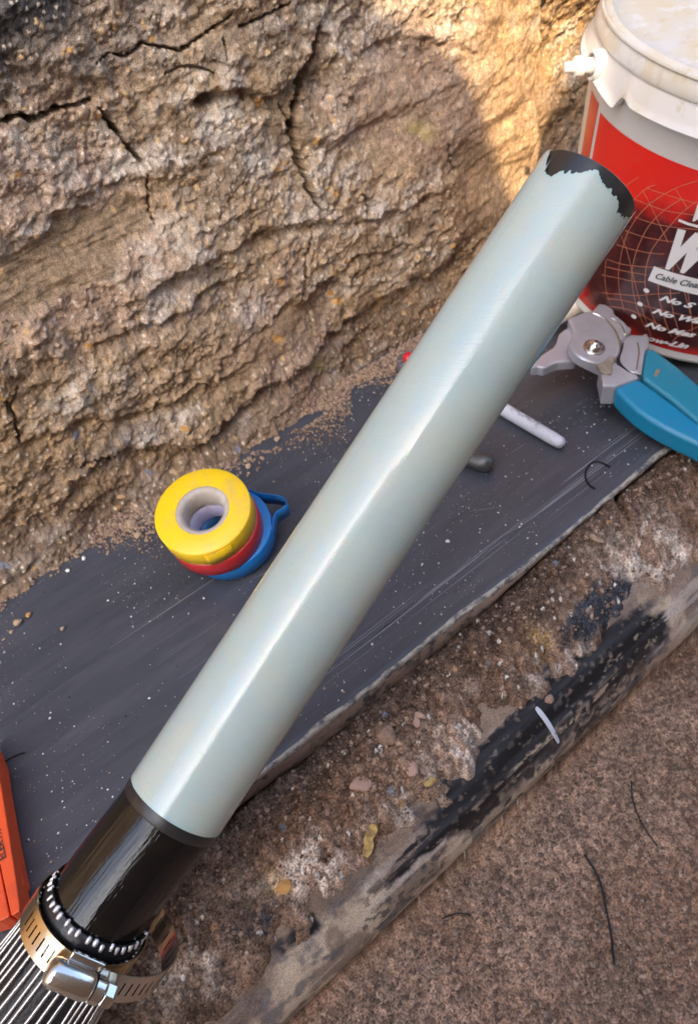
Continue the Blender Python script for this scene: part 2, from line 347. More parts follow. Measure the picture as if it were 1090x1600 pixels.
# ------------------------------------------------------------------ setting: trench floor with the soil heaped over the pipe
PCY, PCZ, PR = .2195, -.106, .0755
def pipe_top(y): return PCZ+np.sqrt(np.maximum(PR**2-(y-PCY)**2, 0))
def masks(px, py):
    """soil cover (1) or bare pipe (0) over the pipe, in the place the photo shows it"""
    d, s, t = pdist(px, py, [(330, 1620), (470, 1445), (700, 1250), (760, 1130), (860, 1075), (960, 960), (1120, 850), (1300, 720)])
    return d*np.where(s > 0, -1, 1)                         # + = soil side
def floor_surface():
    xs = np.arange(-.20, .80, .00105); ys = np.concatenate([np.arange(-.16, .13, .0013), np.arange(.13, .30, .00095)])
    X, Yy = np.meshgrid(xs, ys, indexing='ij')
    low = -.165+(fbm(X*7, Yy*7, 4, 5)-.5)*.03
    rim = PCZ+.0
    top = -.026+(fbm(X*14, Yy*14, 4, 6)-.5)*.010
    # soil surface over the pipe
    pt = pipe_top(np.clip(Yy, PCY-PR+.0005, PCY+PR))
    px, py = pix(X, Yy, np.maximum(pt, -.1)); n = (fbm(px/40, py/40, 5, 7)-.5)*90
    m = masks(px, py)+n
    cover = sstep(-8, 50, m)*(.004+.011*fbm(X*25, Yy*25, 4, 8))
    bare = sstep(10, -22, m)
    h = pt+cover-.006*bare-.0008
    # corner debris: soil patches lower on the pipe
    Zf = np.where(Yy > PCY-PR+.001, h, low)
    slope = sstep(PCY-PR-.0, PCY-PR+.012, Yy)
    Zf = np.where(Yy < PCY-PR+.012, low*(1-slope)+np.minimum(h, -.13)*slope, Zf)
    Zf = np.where(Yy < PCY-PR*.93, low, Zf)
    fill = sstep(.20, .36, X); Zf += .011*sstep(.19, .224, Yy)*fill; Zf = np.where(Yy > .222, np.minimum(Zf, -.0215+.0125*fill), Zf)
    Zf -= .02*sstep(.232, .25, Yy)
    # gully below the board
    rough = 1-.0*X
    c1, r1 = cells(X*45, Yy*45, 11); c2, r2 = cells(X*130, Yy*130, 12); c3, r3 = cells(X*300, Yy*300, 13)
    soilm = np.where(Yy > PCY-PR*.93, sstep(-5, 12, m), 1.0)
    lowm = Yy < PCY-PR*.93
    m1 = sstep(.42, .6, fbm(X*18, Yy*18, 3, 14)); m2 = sstep(.3, .55, fbm(X*30, Yy*30, 3, 15))
    amp = np.where(lowm, .55, 1.0)
    Zf += soilm*amp*(m1*.005*(1-1.4*c1**2)*r1+m2*.0036*(1-1.4*c2**2)*(.2+r2)+.0017*(1-c3**2)*(.2+r3))
    d, s, t = pdist(px, py, [(985, 760), (958, 790), (955, 810), (975, 840)]); Zf -= .008*(d < 3+3*vnoise(px/8, py/8, 3))*(Yy > .15)
    n1 = fbm(X*16, Yy*16, 5, 16); n2 = fbm(X*90, Yy*90, 4, 17)
    c = np.broadcast_to(np.array([.17, .103, .066]), X.shape+(3,)).copy()
    c = mixc(c, (.24, .155, .105), sstep(.42, .68, n1)); c = mixc(c, (.10, .066, .048), sstep(.5, .72, fbm(X*11, Yy*22, 4, 18)))
    c = mixc(c, (.225, .132, .084), np.where(lowm, .85, 0.)); c = mixc(c, (.31, .20, .135), np.where(lowm, .8, 0)*sstep(.48, .72, fbm(X*9+3, Yy*9, 4, 19)))
    c = mixc(c, (.13, .09, .065), np.where(lowm, .6, 0)*sstep(.5, .75, fbm(X*6+9, Yy*6, 4, 29)))
    # darker band along the board
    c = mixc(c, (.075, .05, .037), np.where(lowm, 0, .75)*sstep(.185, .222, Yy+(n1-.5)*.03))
    pq = (fbm(px/30, py/30, 4, 20)-.5)*50; wx, wy = px+pq, py-pq
    pale = np.maximum.reduce([blob(wx, wy, 540, 1345, 120, 38, -22), .9*blob(wx, wy, 640, 1290, 80, 30, -20), .6*blob(wx, wy, 330, 1510, 90, 50, -25), .75*blob(wx, wy, 740, 1180, 60, 60, -45), .85*blob(wx, wy, 1010, 880, 90, 40, -30), .7*blob(wx, wy, 900, 1010, 90, 30, -40)])
    pn = sstep(.42, .62, .5*n2+.5*fbm(X*180, Yy*180, 3, 25))
    c = mixc(c, (.55, .46, .38), np.where(lowm, 0, 1)*np.clip(pale*1.9*(.25+.75*pn), 0, .9)*sstep(.36, .52, fbm(X*60, Yy*60, 4, 27)))
    c = mixc(c, (.36, .24, .175), np.where(lowm, 0, 1)*np.clip(pale, 0, 1)*.7*(1-pn))
    blk = np.maximum.reduce([.9*blob(wx, wy, 940, 960, 90, 45, -40), .7*blob(wx, wy, 620, 1340, 60, 20, -40), .5*blob(wx, wy, 400, 1450, 60, 40, -20)])
    c = mixc(c, (.05, .052, .06), np.where(lowm, 0, 1)*sstep(.45, .7, blk*.6+.5*fbm(px/12, py/12, 4, 26)))
    yel = .5*np.maximum(blob(wx, wy, 440, 1385, 26, 20, 0), blob(wx, wy, 835, 1015, 30, 20, 0)); c = mixc(c, (.42, .27, .1), yel)
    c = c*(.62+.76*r3)[..., None]*(.8+.4*r2)[..., None]
    g = (r3 > .965)&(c3 < .40); c[g] = np.array([.36, .26, .19])
    g = (r2 > .985)&(c2 < .30); c[g] = np.array([.36, .22, .12])
    g = (r2 < .008)&(c2 < .3)&(~lowm); c[g] = np.array([.16, .17, .2])
    g = (r3 < .02)&(c3 < .4)&(~lowm); c[g] = np.array([.65, .6, .52])
    col = np.concatenate([np.clip(c, .02, .85), np.ones(X.shape+(1,))], -1)
    return np.stack([X, Yy, Zf], -1), col
V, col = floor_surface()
FLOOR = V
tag(grid_obj('trench_soil', V, m_soil, col), 'reddish brown crumbly soil over the pipe and across the trench bottom', kind='structure')
def floor_z(x, y):
    i = np.abs(FLOOR[:, 0, 0]-x).argmin(); j = np.abs(FLOOR[0, :, 1]-y).argmin()
    return FLOOR[max(i-2, 0):i+3, max(j-2, 0):j+3, 2].mean()
def on_floor(px, py, guess=-.03):
    z = guess
    for _ in range(12): p = P(px, py, z); z = .5*z+.5*max(floor_z(p[0], p[1]), float(pipe_top(p[1])) if p[1] > PCY-PR else -9)
    return P(px, py, z)

# rest of the trench: outside the frame, lit by the same sky
def noisy_sheet(name, f, nu, nv, mt):
    u, v = np.meshgrid(np.linspace(0, 1, nu), np.linspace(0, 1, nv), indexing='ij')
    return grid_obj(name, f(u, v), mt)
def far_floor(u, v):
    x = -3+6*u; y = -.75+1.35*v
    return np.stack([x, y, -.215+(fbm(x*3, y*3, 4, 40)-.5)*.03], -1)
tag(noisy_sheet('trench_floor', far_floor, 120, 40, m_far), 'brown earth floor running along the trench', kind='structure')
def upper_wall(u, v):
    x = -3+6*u; z = .455+.60*v; a = fbm(x*3, z*5, 5, 41)
    return np.stack([x, YW+.06*z-(a-.5)*.06+.012, z], -1)
tag(noisy_sheet('upper_earth_wall', upper_wall, 200, 40, m_far), 'upper part of the trench wall above the cracked face', kind='structure')
for a, b in ((-3, -.13), (1.01, 3)):
    def side_wall(u, v, a=a, b=b):
        x = a+(b-a)*u; z = -.25+1.30*v; q = fbm(x*4, z*6, 5, 42)
        return np.stack([x, YW+.06*z-(q-.5)*.05+.012, z], -1)
    tag(noisy_sheet('side_earth_wall', side_wall, 120, 40, m_far), 'trench wall carrying on beyond the cracked face', kind='structure')
YB = -.60; z0_ground = 1.05
def bank_top(u, v):                                          # ground level behind the wall
    x = -3+6*u; y = YW+.04+3*v
    return np.stack([x, y, z0_ground+(fbm(x*2, y*2, 4, 43)-.5)*.06], -1)
tag(noisy_sheet('ground_behind_wall', bank_top, 60, 40, m_far), 'open ground level with the top of the trench', kind='structure')
# unseen opposite trench side: its crest and gap are added to shape the sun patch
def sun_to_bank(x, z, y=YW+.01):
    t = (YB-.05-y)/SUN_DIR.y; return x+SUN_DIR.x*t, z+SUN_DIR.z*t
def wallpt(px, py):
    r = RM@_ray(px, py); y0 = YW-.005; t = (y0+LEAN*.2-CAM[1])/r[1]; p = CAM+t*r; return p[0], p[2]
gapL = [sun_to_bank(*wallpt(*q)) for q in ((560, -60), (640, 0), (705, 60), (745, 130), (757, 200), (758, 290), (756, 350))]
gapR = [sun_to_bank(*wallpt(*q)) for q in ((862, 350), (862, 240), (864, 170), (885, 110), (925, 30), (960, -60))]
def crest():
    hi = gapL[0][1]+.32
    prof = [(-3, .55), (-1.6, .6), (-1.2, hi), (gapL[0][0]-.15, hi+.02), (gapL[0][0]-.05, gapL[0][1]+.14)]+gapL+gapR+[(gapR[-1][0]+.05, gapR[-1][1]+.15), (gapR[-1][0]+.2, hi), (.75, hi), (1.3, .6), (3, .55)]
    out = [prof[0]]
    for (x0, z0), (x1, z1) in zip(prof[:-1], prof[1:]):
        n = max(1, int(math.hypot(x1-x0, z1-z0)/.012))
        for k in range(1, n+1): out.append((x0+(x1-x0)*k/n, z0+(z1-z0)*k/n))
    return np.array(out)
CR = crest()
levels = [(YB, -.25, 0), (YB-.005, .2, .0), (YB-.02, .45, 0), (YB-.05, None, 0), (YB-.12, None, -.06), (YB-.6, .5, 0), (YB-3, .55, 0)]
Vb = np.zeros((len(CR), len(levels), 3))
for k, (y, z, dz) in enumerate(levels):
    Vb[:, k, 0] = CR[:, 0]; Vb[:, k, 1] = y; Vb[:, k, 2] = (CR[:, 1]+dz) if z is None else z
tag(grid_obj('opposite_shade_bank', Vb, m_far), 'unseen opposite trench side with an added crest shaped to shade the trench', kind='structure')

# ------------------------------------------------------------------ the muddy pipe
def pipe_obj():
    root = empty('buried_pipe', (0, PCY, PCZ))
    xs = np.arange(-.3, .95, .0011); th = np.radians(np.arange(78, 232, .62))      # 90 = top, 180 = towards the camera side
    X, T = np.meshgrid(xs, th, indexing='ij'); r = PR+0*X
    Yy = PCY+r*np.cos(T); Zz = PCZ+r*np.sin(T); px, py = pix(X, Yy, Zz)
    arc = T*PR
    w = (fbm(px/34, py/34, 5, 200)-.5)*70; wx, wy = px+w, py-w*.6
    st = fbm(X*5, arc*90, 5, 201); fn = fbm(X*90, arc*90, 4, 202); fn2 = fbm(X*220, arc*260, 3, 203)
    m = masks(px, py)
    black = np.maximum.reduce([1.5*blob(wx, wy, 900, 1085, 160, 55, -43), 1.4*blob(wx, wy, 770, 1210, 130, 50, -44), .9*blob(wx, wy, 640, 1340, 110, 13, -42), .5*blob(wx, wy, 1000, 960, 90, 20, -44), .65*blob(wx, wy, 470, 1450, 70, 24, -40)])
    dirt = 1-sstep(.42, .60, black*.85+.35*(1-fn)*.8-.12*(st > .6))
    edge = sstep(26, 6, np.abs(pdist(px, py, [(300, 1762), (460, 1600), (800, 1250), (1090, 975), (1290, 790)])[0]+(fn-.5)*30))
    dirt = np.maximum(dirt, .9*edge*sstep(.4, .5, fn))
    str_ = sstep(.60, .68, st)*sstep(.35, .5, fn2); dirt = np.maximum(dirt, .8*str_)
    speck = sstep(.66, .72, fn2); dirt = np.maximum(dirt, .5*speck)
    dirt = np.clip(dirt, 0, 1)
    c = np.broadcast_to(np.array([.014, .014, .016]), X.shape+(3,)).copy()
    tan = mixc(np.broadcast_to(np.array([.46, .335, .25]), X.shape+(3,)).copy(), (.55, .43, .31), sstep(.4, .6, fbm(X*20, arc*20, 3, 205)))
    tan = mixc(tan, (.20, .14, .10), .8*sstep(.5, .66, fbm(X*40, arc*40, 4, 206))); tan = mixc(tan, (.10, .10, .11), .75*sstep(.56, .68, fbm(X*55, arc*55, 4, 207)))
    tan = mixc(tan, (.05, .048, .05), .75*sstep(.55, .62, fn2)*sstep(.45, .6, fbm(X*14, arc*30, 3, 210))); tan = mixc(tan, (.55, .47, .40), .6*sstep(.58, .68, fbm(X*12, arc*110, 4, 211)))
    tan = mixc(tan, (.17, .112, .078), sstep(-45, 0, m+(fn-.5)*60)*.75)
    c = c*(1-dirt[..., None])+tan*dirt[..., None]
    c = mixc(c, (.10, .105, .12), .35*(1-dirt)*sstep(.4, .7, fbm(X*8, arc*120, 4, 208)))
    R_ = PR+dirt*(.0004+.0010*fn)+.0004*fn2*dirt
    V = np.stack([X, R_*np.cos(T), R_*np.sin(T)], -1)
    col = np.concatenate([np.clip(c, .008, .8), dirt[..., None]], -1)
    o = grid_obj('pipe_wall', V, m_pipe, col, root)
    v, f = lathe_open((-.3, 0, 0), (1, 0, 0), [(0, PR-.004), (1.25, PR-.004)], 48); mobj('pipe_bore', v, f, m_blackpl, root, keep=True)
    tag(root, 'black plastic pipe smeared with dried mud running under the grey board', 'pipe')
m_blackpl = mat('black_plastic', (.012, .012, .013), .35)
pipe_obj()

# ------------------------------------------------------------------ the grey board
m_board = mat('grey_board', (.056, .060, .073), .34, noise=[
    (9, (.085, .088, .102), .45, .8, (1, 5, 1)), (40, (.038, .041, .052), .5, .8, (.3, 2, 1)), (130, (.15, .155, .17), .60, .80, (.06, 3, 1)), (420, (.35, .35, .36), .70, .8, (.035, 2, 1)), (500, (.3, .28, .26), .72, .80, I1)], bump=(260, .35, (.1, 2, 1)))
m_edge = mat('board_edge', (.30, .215, .165), .85, noise=[(70, (.06, .055, .055), .5, .6, (1, 1, 1)), (200, (.42, .33, .25), .55, .7, (.5, 1, 1))], bump=(300, 1))
def board():
    root = empty('plastic_board', (0, 0, 0))
    xs = np.linspace(-.35, 1.2, 311)
    near = .2345+(fbm(xs*6, xs*0, 3, 301)-.5)*.006+(fbm(xs*60, xs*0, 3, 302)-.5)*.0022
    prof = lambda k: None
    rows = [(0, -.0), (.0016, .0), (.006, 0), (.03, 0), (.034, .0003), (.06, 0), (.12, -.0004), (.2, -.0006), (.262, 0), (.27, .0), (.29, 0), (.30, -.003)]
    V = np.zeros((len(xs), len(rows), 3))
    for k, (dy, z) in enumerate(rows):
        V[:, k, 0] = xs; V[:, k, 1] = near+dy if dy < .1 else .2345+dy; V[:, k, 2] = z if k else -.0008
    grid_obj('board_face', V[:, ::-1], m_board, None, root)
    # lower, mud covered edge that curls under
    rows = [(0, -.0008), (-.0012, -.0022), (-.0012, -.006), (.000, -.0125), (.004, -.0165), (.012, -.018)]
    V = np.zeros((len(xs), len(rows), 3))
    for k, (dy, z) in enumerate(rows):
        V[:, k, 0] = xs; V[:, k, 1] = near+dy+(fbm(xs*20, xs*0+k, 3, 303)-.5)*.0015*k; V[:, k, 2] = z*(1+.6*(fbm(xs*9, xs*0, 3, 305)-.5)*(k > 2))*(1.7-1.2*sstep(.20, .36, xs))
    grid_obj('board_edge', V, m_edge, None, root)
    # pale frayed lip on the near edge
    V = np.zeros((len(xs), 5, 3))
    wv = .0006+.0024*np.clip(fbm(xs*25, xs*0, 4, 304)-.35, 0, 1)*2
    for k, (a, z) in enumerate(((-.0016, -.0022), (-.0014, .0006), (0, .0011), (1, .0008), (1.3, -.0004))):
        V[:, k, 0] = xs; V[:, k, 1] = near+(a if a <= 0 else a*wv); V[:, k, 2] = z
    grid_obj('frayed_lip', V[:, ::-1], m_lip, None, root)
    for i in range(34):
        x0 = RNG.uniform(.0, .5); L_ = RNG.uniform(.03, .22); y0 = .2345+(RNG.normal(.030, .006) if i < 20 else RNG.uniform(.01, .2)); sl_ = RNG.normal(0, .008) if i < 26 else RNG.normal(0, .4); L_ = L_ if i < 26 else L_*.15
        q = np.array([[x0+L_*t, y0+sl_*L_*t, .0003] for t in np.linspace(0, 1, 9)]); w_ = RNG.uniform(.00015, .00045)*np.sin(np.linspace(.15, 3, 9))
        v = np.concatenate([q+np.c_[0*w_, w_, 0*w_], q-np.c_[0*w_, w_, 0*w_]]); mobj('scratch_mark', v, [(k, k+9, k+10, k+1) for k in range(8)], m_scr, root)
    tag(root, 'long dark grey scuffed plastic board lying along the foot of the earth wall', 'board')
m_scr = mat('scratched_plastic', (.22, .225, .24), .6)
m_lip = mat('frayed_plastic', (.42, .38, .32), .7, noise=[(160, (.10, .10, .11), .42, .58, (.6, 1, 1)), (300, (.5, .42, .28), .55, .7, I1)])
board()

# ------------------------------------------------------------------ power cable
AX0 = D(918, 289, .368); AX1 = D(276.5, 1254, .3735); AX2 = D(153, 1420, .3765); AX3 = D(75, 1535, .378); RT = .0266
m_xlpe = mat('translucent_insulation', (.385, .465, .44), .16, noise=[(30, (.43, .475, .41), .4, .65, (1, 1, 1)), (340, (.26, .25, .21), .715, .76, I1), (14, (.43, .44, .37), .60, .78, (1, 1, 1))], cyl=[(1, (700, 40, 1), .9, .00028), (1, (8, 900, 1), .7, .00012), (1, (5, 45, 1), .5, .0008)], Subsurface_Weight=.6, Subsurface_Scale=.015, IOR=1.5, coat=.5, Coat_Roughness=.035)
m_semi = mat('glossy_black_screen', (.004, .004, .004), .07, noise=[(60, (.012, .009, .006), .5, .8, (1, 1, 1))], cyl=[(1, (25, 260, 1), .8, .0006), (1, (300, 500, 1), .4, .00012)], spec=.45)
m_semi2 = mat('dull_black_band', (.018, .017, .017), .32, noise=[(40, (.035, .032, .03), .5, .7, I1)], bump=(200, .3))
m_jacket = mat('black_jacket', (.010, .010, .012), .4, bump=(400, .8))
m_silver = mat('tinned_wire', (.50, .49, .485), .36, 1.0, noise=[(120, (.45, .44, .43), .5, .7, I1)], bump=(500, .4))
m_silver2 = mat('bright_wire_end', (.80, .78, .77), .35, .6, bump=(700, .6))
m_steel = mat('bright_steel', (.66, .64, .60), .2, 1.0, noise=[(40, (.5, .47, .42), .5, .75, I1)], bump=(200, .2))
m_band = mat('yellow_passivated_band', (.60, .46, .27), .25, 1.0, noise=[(50, (.5, .47, .42), .5, .7, I1)], bump=(200, .2))
cable = empty('power_cable', tuple(AX1))
cable['label'] = 'thick power cable stripped to pale green insulation with black screen and silver wires below'; cable['category'] = 'cable'
def tube_skin(name, a, b, r0, r1, mt, n=144, L=160, fa=None, fb=None, thick=0):
    """surface of the cable between a and b; fa/fb shift the ends around the circumference"""
    ax = b-a; ln = np.linalg.norm(ax); u, v, w = frame(ax, (0, 0, 1))
    t = np.linspace(0, 2*np.pi, n, endpoint=False); s = np.linspace(0, 1, L)
    V = np.zeros((L, n+1, 3))
    for i, q in enumerate(s):
        t2 = np.append(t, 2*np.pi)
        lo = fa(t2) if fa else 0; hi = fb(t2) if fb else 0
        along = lo+(ln+hi-lo)*q; r = r0+(r1-r0)*q
        rr = r*np.ones(n+1)
        e = min(q, 1-q)*ln
        V[i] = a+w*np.reshape(along, (-1, 1))+rr[:, None]*(np.cos(t2)[:, None]*u+np.sin(t2)[:, None]*v)
    inv = np.array(cable.matrix_basis.inverted()); V = V@inv[:3, :3].T+inv[:3, 3]
    return grid_obj(name, V, mt, None, cable)
axu, axv, axw = frame(AX0-AX1, (0, 0, 1))
_vc = CAM-(AX0+AX1)/2; _vc = _vc-_vc.dot(axw)*axw; _vc /= np.linalg.norm(_vc)
def facing(t): return (np.cos(t)*axu.dot(_vc)+np.sin(t)*axv.dot(_vc))     # 1 on the side that faces the camera: the ends are sawn a little askew
def th_of(px, py):                         # angle round the tube of a picture point near its far end
    r = RM@_ray(px, py); o = CAM-AX0; dperp = r-axw*r.dot(axw); operp = o-axw*o.dot(axw)
    a = dperp.dot(dperp); b = 2*dperp.dot(operp); c = operp.dot(operp)-RT**2
    disc = b*b-4*a*c
    t = (-b-math.sqrt(max(disc, 0)))/(2*a); p = CAM+t*r; q = p-AX0
    return math.atan2(q.dot(axv), q.dot(axu)), q.dot(axw)
# ragged end of the insulation: black core shows at the tip
ragg = [(858, 238), (860, 250), (852, 262), (849, 270), (857, 275), (868, 272), (878, 268), (886, 270), (895, 272), (908, 268), (920, 266), (932, 268), (938, 276), (941, 285), (950, 295), (958, 303), (964, 312), (965, 322), (963, 330), (969, 338), (978, 341), (984, 340)]
rt_ = [th_of(*q) for q in ragg]
th_arr = np.unwrap(np.array([q[0] for q in rt_])); s_arr = np.array([q[1] for q in rt_])
order = np.argsort(th_arr); th_arr = th_arr[order]; s_arr = s_arr[order]
def end_shift(t):
    tt = th_arr.mean()+((t-th_arr.mean()+np.pi) % (2*np.pi)-np.pi)
    y = np.interp(tt, th_arr, s_arr)
    jag = (vnoise(tt*19, tt*0+.5, 400)-.5)*.0028+(vnoise(tt*47, tt*0+.5, 401)-.5)*.0012
    out = (tt < th_arr[0]) | (tt > th_arr[-1])
    return np.where(out, -.0001-.10*RT*facing(t), np.minimum(y+jag, -.10*RT*facing(t)-.0001))
ins = tube_skin('insulation', AX1, AX0, RT, RT+.0002, m_xlpe, n=720, L=60, fa=lambda t: .11*RT*facing(t), fb=end_shift); ins['label'] = 'long translucent pale green insulation with a ragged end'
endr = RT-.0006
def askew(v, c, k):
    q = v-c; return v+np.outer(q.dot(_vc)*k, axw)
v, f = lathe(AX0-axw*.03, axw, [(0, endr), (.0298, endr), (.0303, endr-.0006), (.0303, endr-.007), (.024, endr-.0075), (.024, .0)], 128); v = askew(v, AX0, -.10); sharp(mobj('core_tip', v, f, m_semi2, cable))['label'] = 'black ragged tip of the cable'
# collar and glossy screen
dd = AX2-AX1; bw = dd/np.linalg.norm(dd)
v, f = lathe(AX1-axw*.0065, axw, [(0, RT-.0008), (.001, RT-.0002), (.0055, RT+.0000), (.0072, RT-.0002), (.0078, RT-.001)], 128); v = askew(v, AX1, .11); mobj('screen_collar', v, f, m_semi2, cable)
path = smoothline([AX1+axw*.002, AX1-axw*.008, AX1+bw*.03, AX2, AX3, D(-60, 1735, .385), D(-260, 2000, .43), (-.36, .2, -.02), (-.8, .2, -.02)], 10)
scr_n = 34; v, f = sweep(path[:scr_n], RT-.0006, 128); bs = mobj('black_screen', v, f, m_semi, cable)
def cyl_attr(o, along, around):
    a = o.data.attributes.new('cyl', 'FLOAT_VECTOR', 'POINT'); a.data.foreach_set('vector', np.stack([along, around, 0*along], -1).reshape(-1).astype(np.float32))
_ln = np.r_[0, np.cumsum(np.linalg.norm(np.diff(path[:scr_n], axis=0), axis=1))]; cyl_attr(bs, np.repeat(_ln, 128), np.tile(np.linspace(0, 2*np.pi, 128, endpoint=False)*RT, scr_n))
cyl_attr(ins, np.repeat(np.linspace(0, .42, 60), 721), np.tile(np.linspace(0, 2*np.pi, 721)*RT, 60))
# jacket under the folded wires
i2 = 30
RJ = .0272
jp = path[i2:]; v, f = sweep(jp, [RJ]*len(jp), 96); mobj('jacket', v, f, m_jacket, cable)
u2, v2, w2 = frame(AX2-AX3, (0, 0, 1)); J0 = path[i2]
vv, ff = lathe(J0-w2*.004, w2, [(0, RJ+.0006), (.003, RJ+.0012), (.0066, RJ+.0006), (.0086, RJ-.0010), (.0088, RT+.0012), (.0070, RT)], 96); mobj('tape_ring', vv, ff, m_jacket, cable)
NW = 41
for k in range(NW):
    a = 2*np.pi*(k+random.uniform(-.25, .25))/NW; rad = np.cos(a)*u2+np.sin(a)*v2
    tang = np.cross(w2, rad); sk = random.uniform(-.25, .25)*.0035; lift = random.uniform(0, .0012)
    pts = []
    zz = random.uniform(.75, 1.15)
    bp_ = J0+w2*(.0030+lift*1.6)+rad*(RJ+.0004)
    v, f = lathe(bp_-w2*.0026+rad*.0004, w2-rad*.35, [(0, .0008*zz), (.0012, .0011*zz), (.0026, .0012*zz), (.0034, .0009*zz), (.0037, 0)], 10); mobj('wire_end', v, f, m_silver2, cable)
    for d_, r in ((.0055, RJ+.0010), (.008, RJ+.0015), (.012, RJ+.0015), (.02, RJ+.0016), (.035, RJ+.0018+lift), (.06, RJ+.003+lift*2), (.1, RJ+.0035+lift*3), (.16, RJ+.004+lift*3)):
        aa = a-d_*(1.2+.8*math.sin(3*a+1)); ra = np.cos(aa)*u2+np.sin(aa)*v2
        pts.append(J0-w2*d_+ra*r+tang*sk*d_/.05)
    sl = smoothline(pts, 3); v, f = sweep(sl, .00095, 8); mobj('screen_wire', v, f, m_silver, cable)

# hose clamp
K0 = J0-w2*.0108; RC = RJ+.0030; BWD = .0155
clamp = empty('hose_clamp', tuple(K0)); tag(clamp, 'steel worm drive hose clamp holding the silver wires on the cable', 'hose clamp')
def ang_at(px, py, r=RC):
    rr = RM@_ray(px, py); o = CAM-K0; dp = rr-w2*rr.dot(w2); op = o-w2*o.dot(w2); a = dp.dot(dp); b = 2*dp.dot(op); c = op.dot(op)-r*r
    disc = b*b-4*a*c
    if disc < 0: q = op-dp*(op.dot(dp)/a); return math.atan2(q.dot(v2), q.dot(u2))
    q = CAM+rr*((-b-math.sqrt(disc))/(2*a))-K0; return math.atan2(q.dot(v2), q.dot(u2))
A_h = ang_at(118, 1520); A_l = ang_at(70, 1450); A_r = ang_at(210, 1520)
sgn = 1 if ((A_r-A_h+np.pi) % (2*np.pi)-np.pi) > 0 else -1
def band_mesh(angs, radf, w, th=.0007, slots=None, off=0):
    """closed strip; slots: set of indices left open in the middle"""
    rows = [-w/2, -w/4.2, w/4.2, w/2]; V = []; F = []
    for a in angs:
        rad = np.cos(a)*u2+np.sin(a)*v2; r = radf(a)
        for t in (0, th):
            for q in rows: V.append(K0+w2*(q+off)+rad*(r+t))
    n = len(angs)
    def id_(i, t, q): return i*8+t*4+q
    for i in range(n-1):
        for q in range(3):
            if q == 1 and slots and i in slots:
                continue
            F.append((id_(i, 1, q), id_(i, 1, q+1), id_(i+1, 1, q+1), id_(i+1, 1, q))); F.append((id_(i, 0, q), id_(i+1, 0, q), id_(i+1, 0, q+1), id_(i, 0, q+1)))
        F.append((id_(i, 0, 0), id_(i, 1, 0), id_(i+1, 1, 0), id_(i+1, 0, 0))); F.append((id_(i, 0, 3), id_(i+1, 0, 3), id_(i+1, 1, 3), id_(i, 1, 3)))
        if slots and i in slots:
            F.append((id_(i, 0, 1), id_(i+1, 0, 1), id_(i+1, 1, 1), id_(i, 1, 1))); F.append((id_(i, 0, 2), id_(i, 1, 2), id_(i+1, 1, 2), id_(i+1, 0, 2)))
    return V, F
na = 200; step = 2*np.pi/na
angs = [A_h-sgn*.15-sgn*step*i for i in range(na+1)]
slots = {i for i in range(5, 34) if i % 4 in (1,)}|{i for i in range(150, 196) if i % 4 == 1}
v, f = band_mesh(angs, lambda a: RC, BWD, slots=slots); sharp(mobj('band', v, f, m_band, clamp))
# loose tail of the band springing away to the right
na2 = 90; angs2 = [A_h+sgn*(.25+.024*i) for i in range(na2)]
def tail_r(a):
    k = ((a-A_h)*sgn); return RC+.0022+.0160*math.sin(min(max(k-.2, 0)/1.9, 1)*math.pi*.62)**1.5
v, f = band_mesh(angs2, tail_r, BWD*.96, slots={i for i in range(16, 88) if i % 4 == 1}, off=.0004); sharp(mobj('band_tail', v, f, m_steel, clamp))['label'] = 'loose slotted tail of the band'
# worm housing along the tangent
rh = np.cos(A_h)*u2+np.sin(A_h)*v2; th_ = np.cross(w2, rh)*sgn
H0 = K0+rh*(RC+.0052)
hb = H0-th_*.0135
v, f = lathe(hb, th_, [(0, 0), (0, .0040), (.0008, .0056), (.003, .0066), (.020, .0066), (.0220, .0060), (.0228, .0050), (.0228, 0)], 40, hint=tuple(rh)); sharp(mobj('screw_housing', v, f, m_steel, clamp), 50)
def obox(c, ax, hs):
    V = [c+sum(s*h*a for s, h, a in zip(q, hs, ax)) for q in [(-1, -1, -1), (1, -1, -1), (1, 1, -1), (-1, 1, -1), (-1, -1, 1), (1, -1, 1), (1, 1, 1), (-1, 1, 1)]]
    return V, [(0, 3, 2, 1), (4, 5, 6, 7), (0, 1, 5, 4), (1, 2, 6, 5), (2, 3, 7, 6), (3, 0, 4, 7)]
v, f = obox(K0+rh*(RC+.0022)+w2*.0085-th_*-.001, (th_, rh, w2), (.0085, .0012, .0024)); bevel(mobj('housing_tab', v, f, m_steel, clamp, False), .0007)
v, f = obox(K0+rh*(RC+.0022)-w2*.0085, (th_, rh, w2), (.0085, .0012, .0024)); bevel(mobj('housing_tab', v, f, m_steel, clamp, False), .0007)
v, f = lathe(H0+th_*.0095, th_, [(0, .003), (.0, .0062), (.0042, .0062), (.0048, .0056), (.0048, .004)], 32, hint=tuple(rh)); sc = sharp(mobj('screw', v, f, m_steel, clamp), 40)
v, f = lathe(H0+th_*.0143, th_, [(0, .0050), (.001, .0058), (.0050, .0058), (.0062, .0048), (.0062, 0)], 6, hint=tuple(rh)); hx = bevel(mobj('hex_head', v, f, m_steel, None, False), .0004); 
hx.parent = sc; hx.matrix_parent_inverse = Matrix.Translation(-Vector(K0))
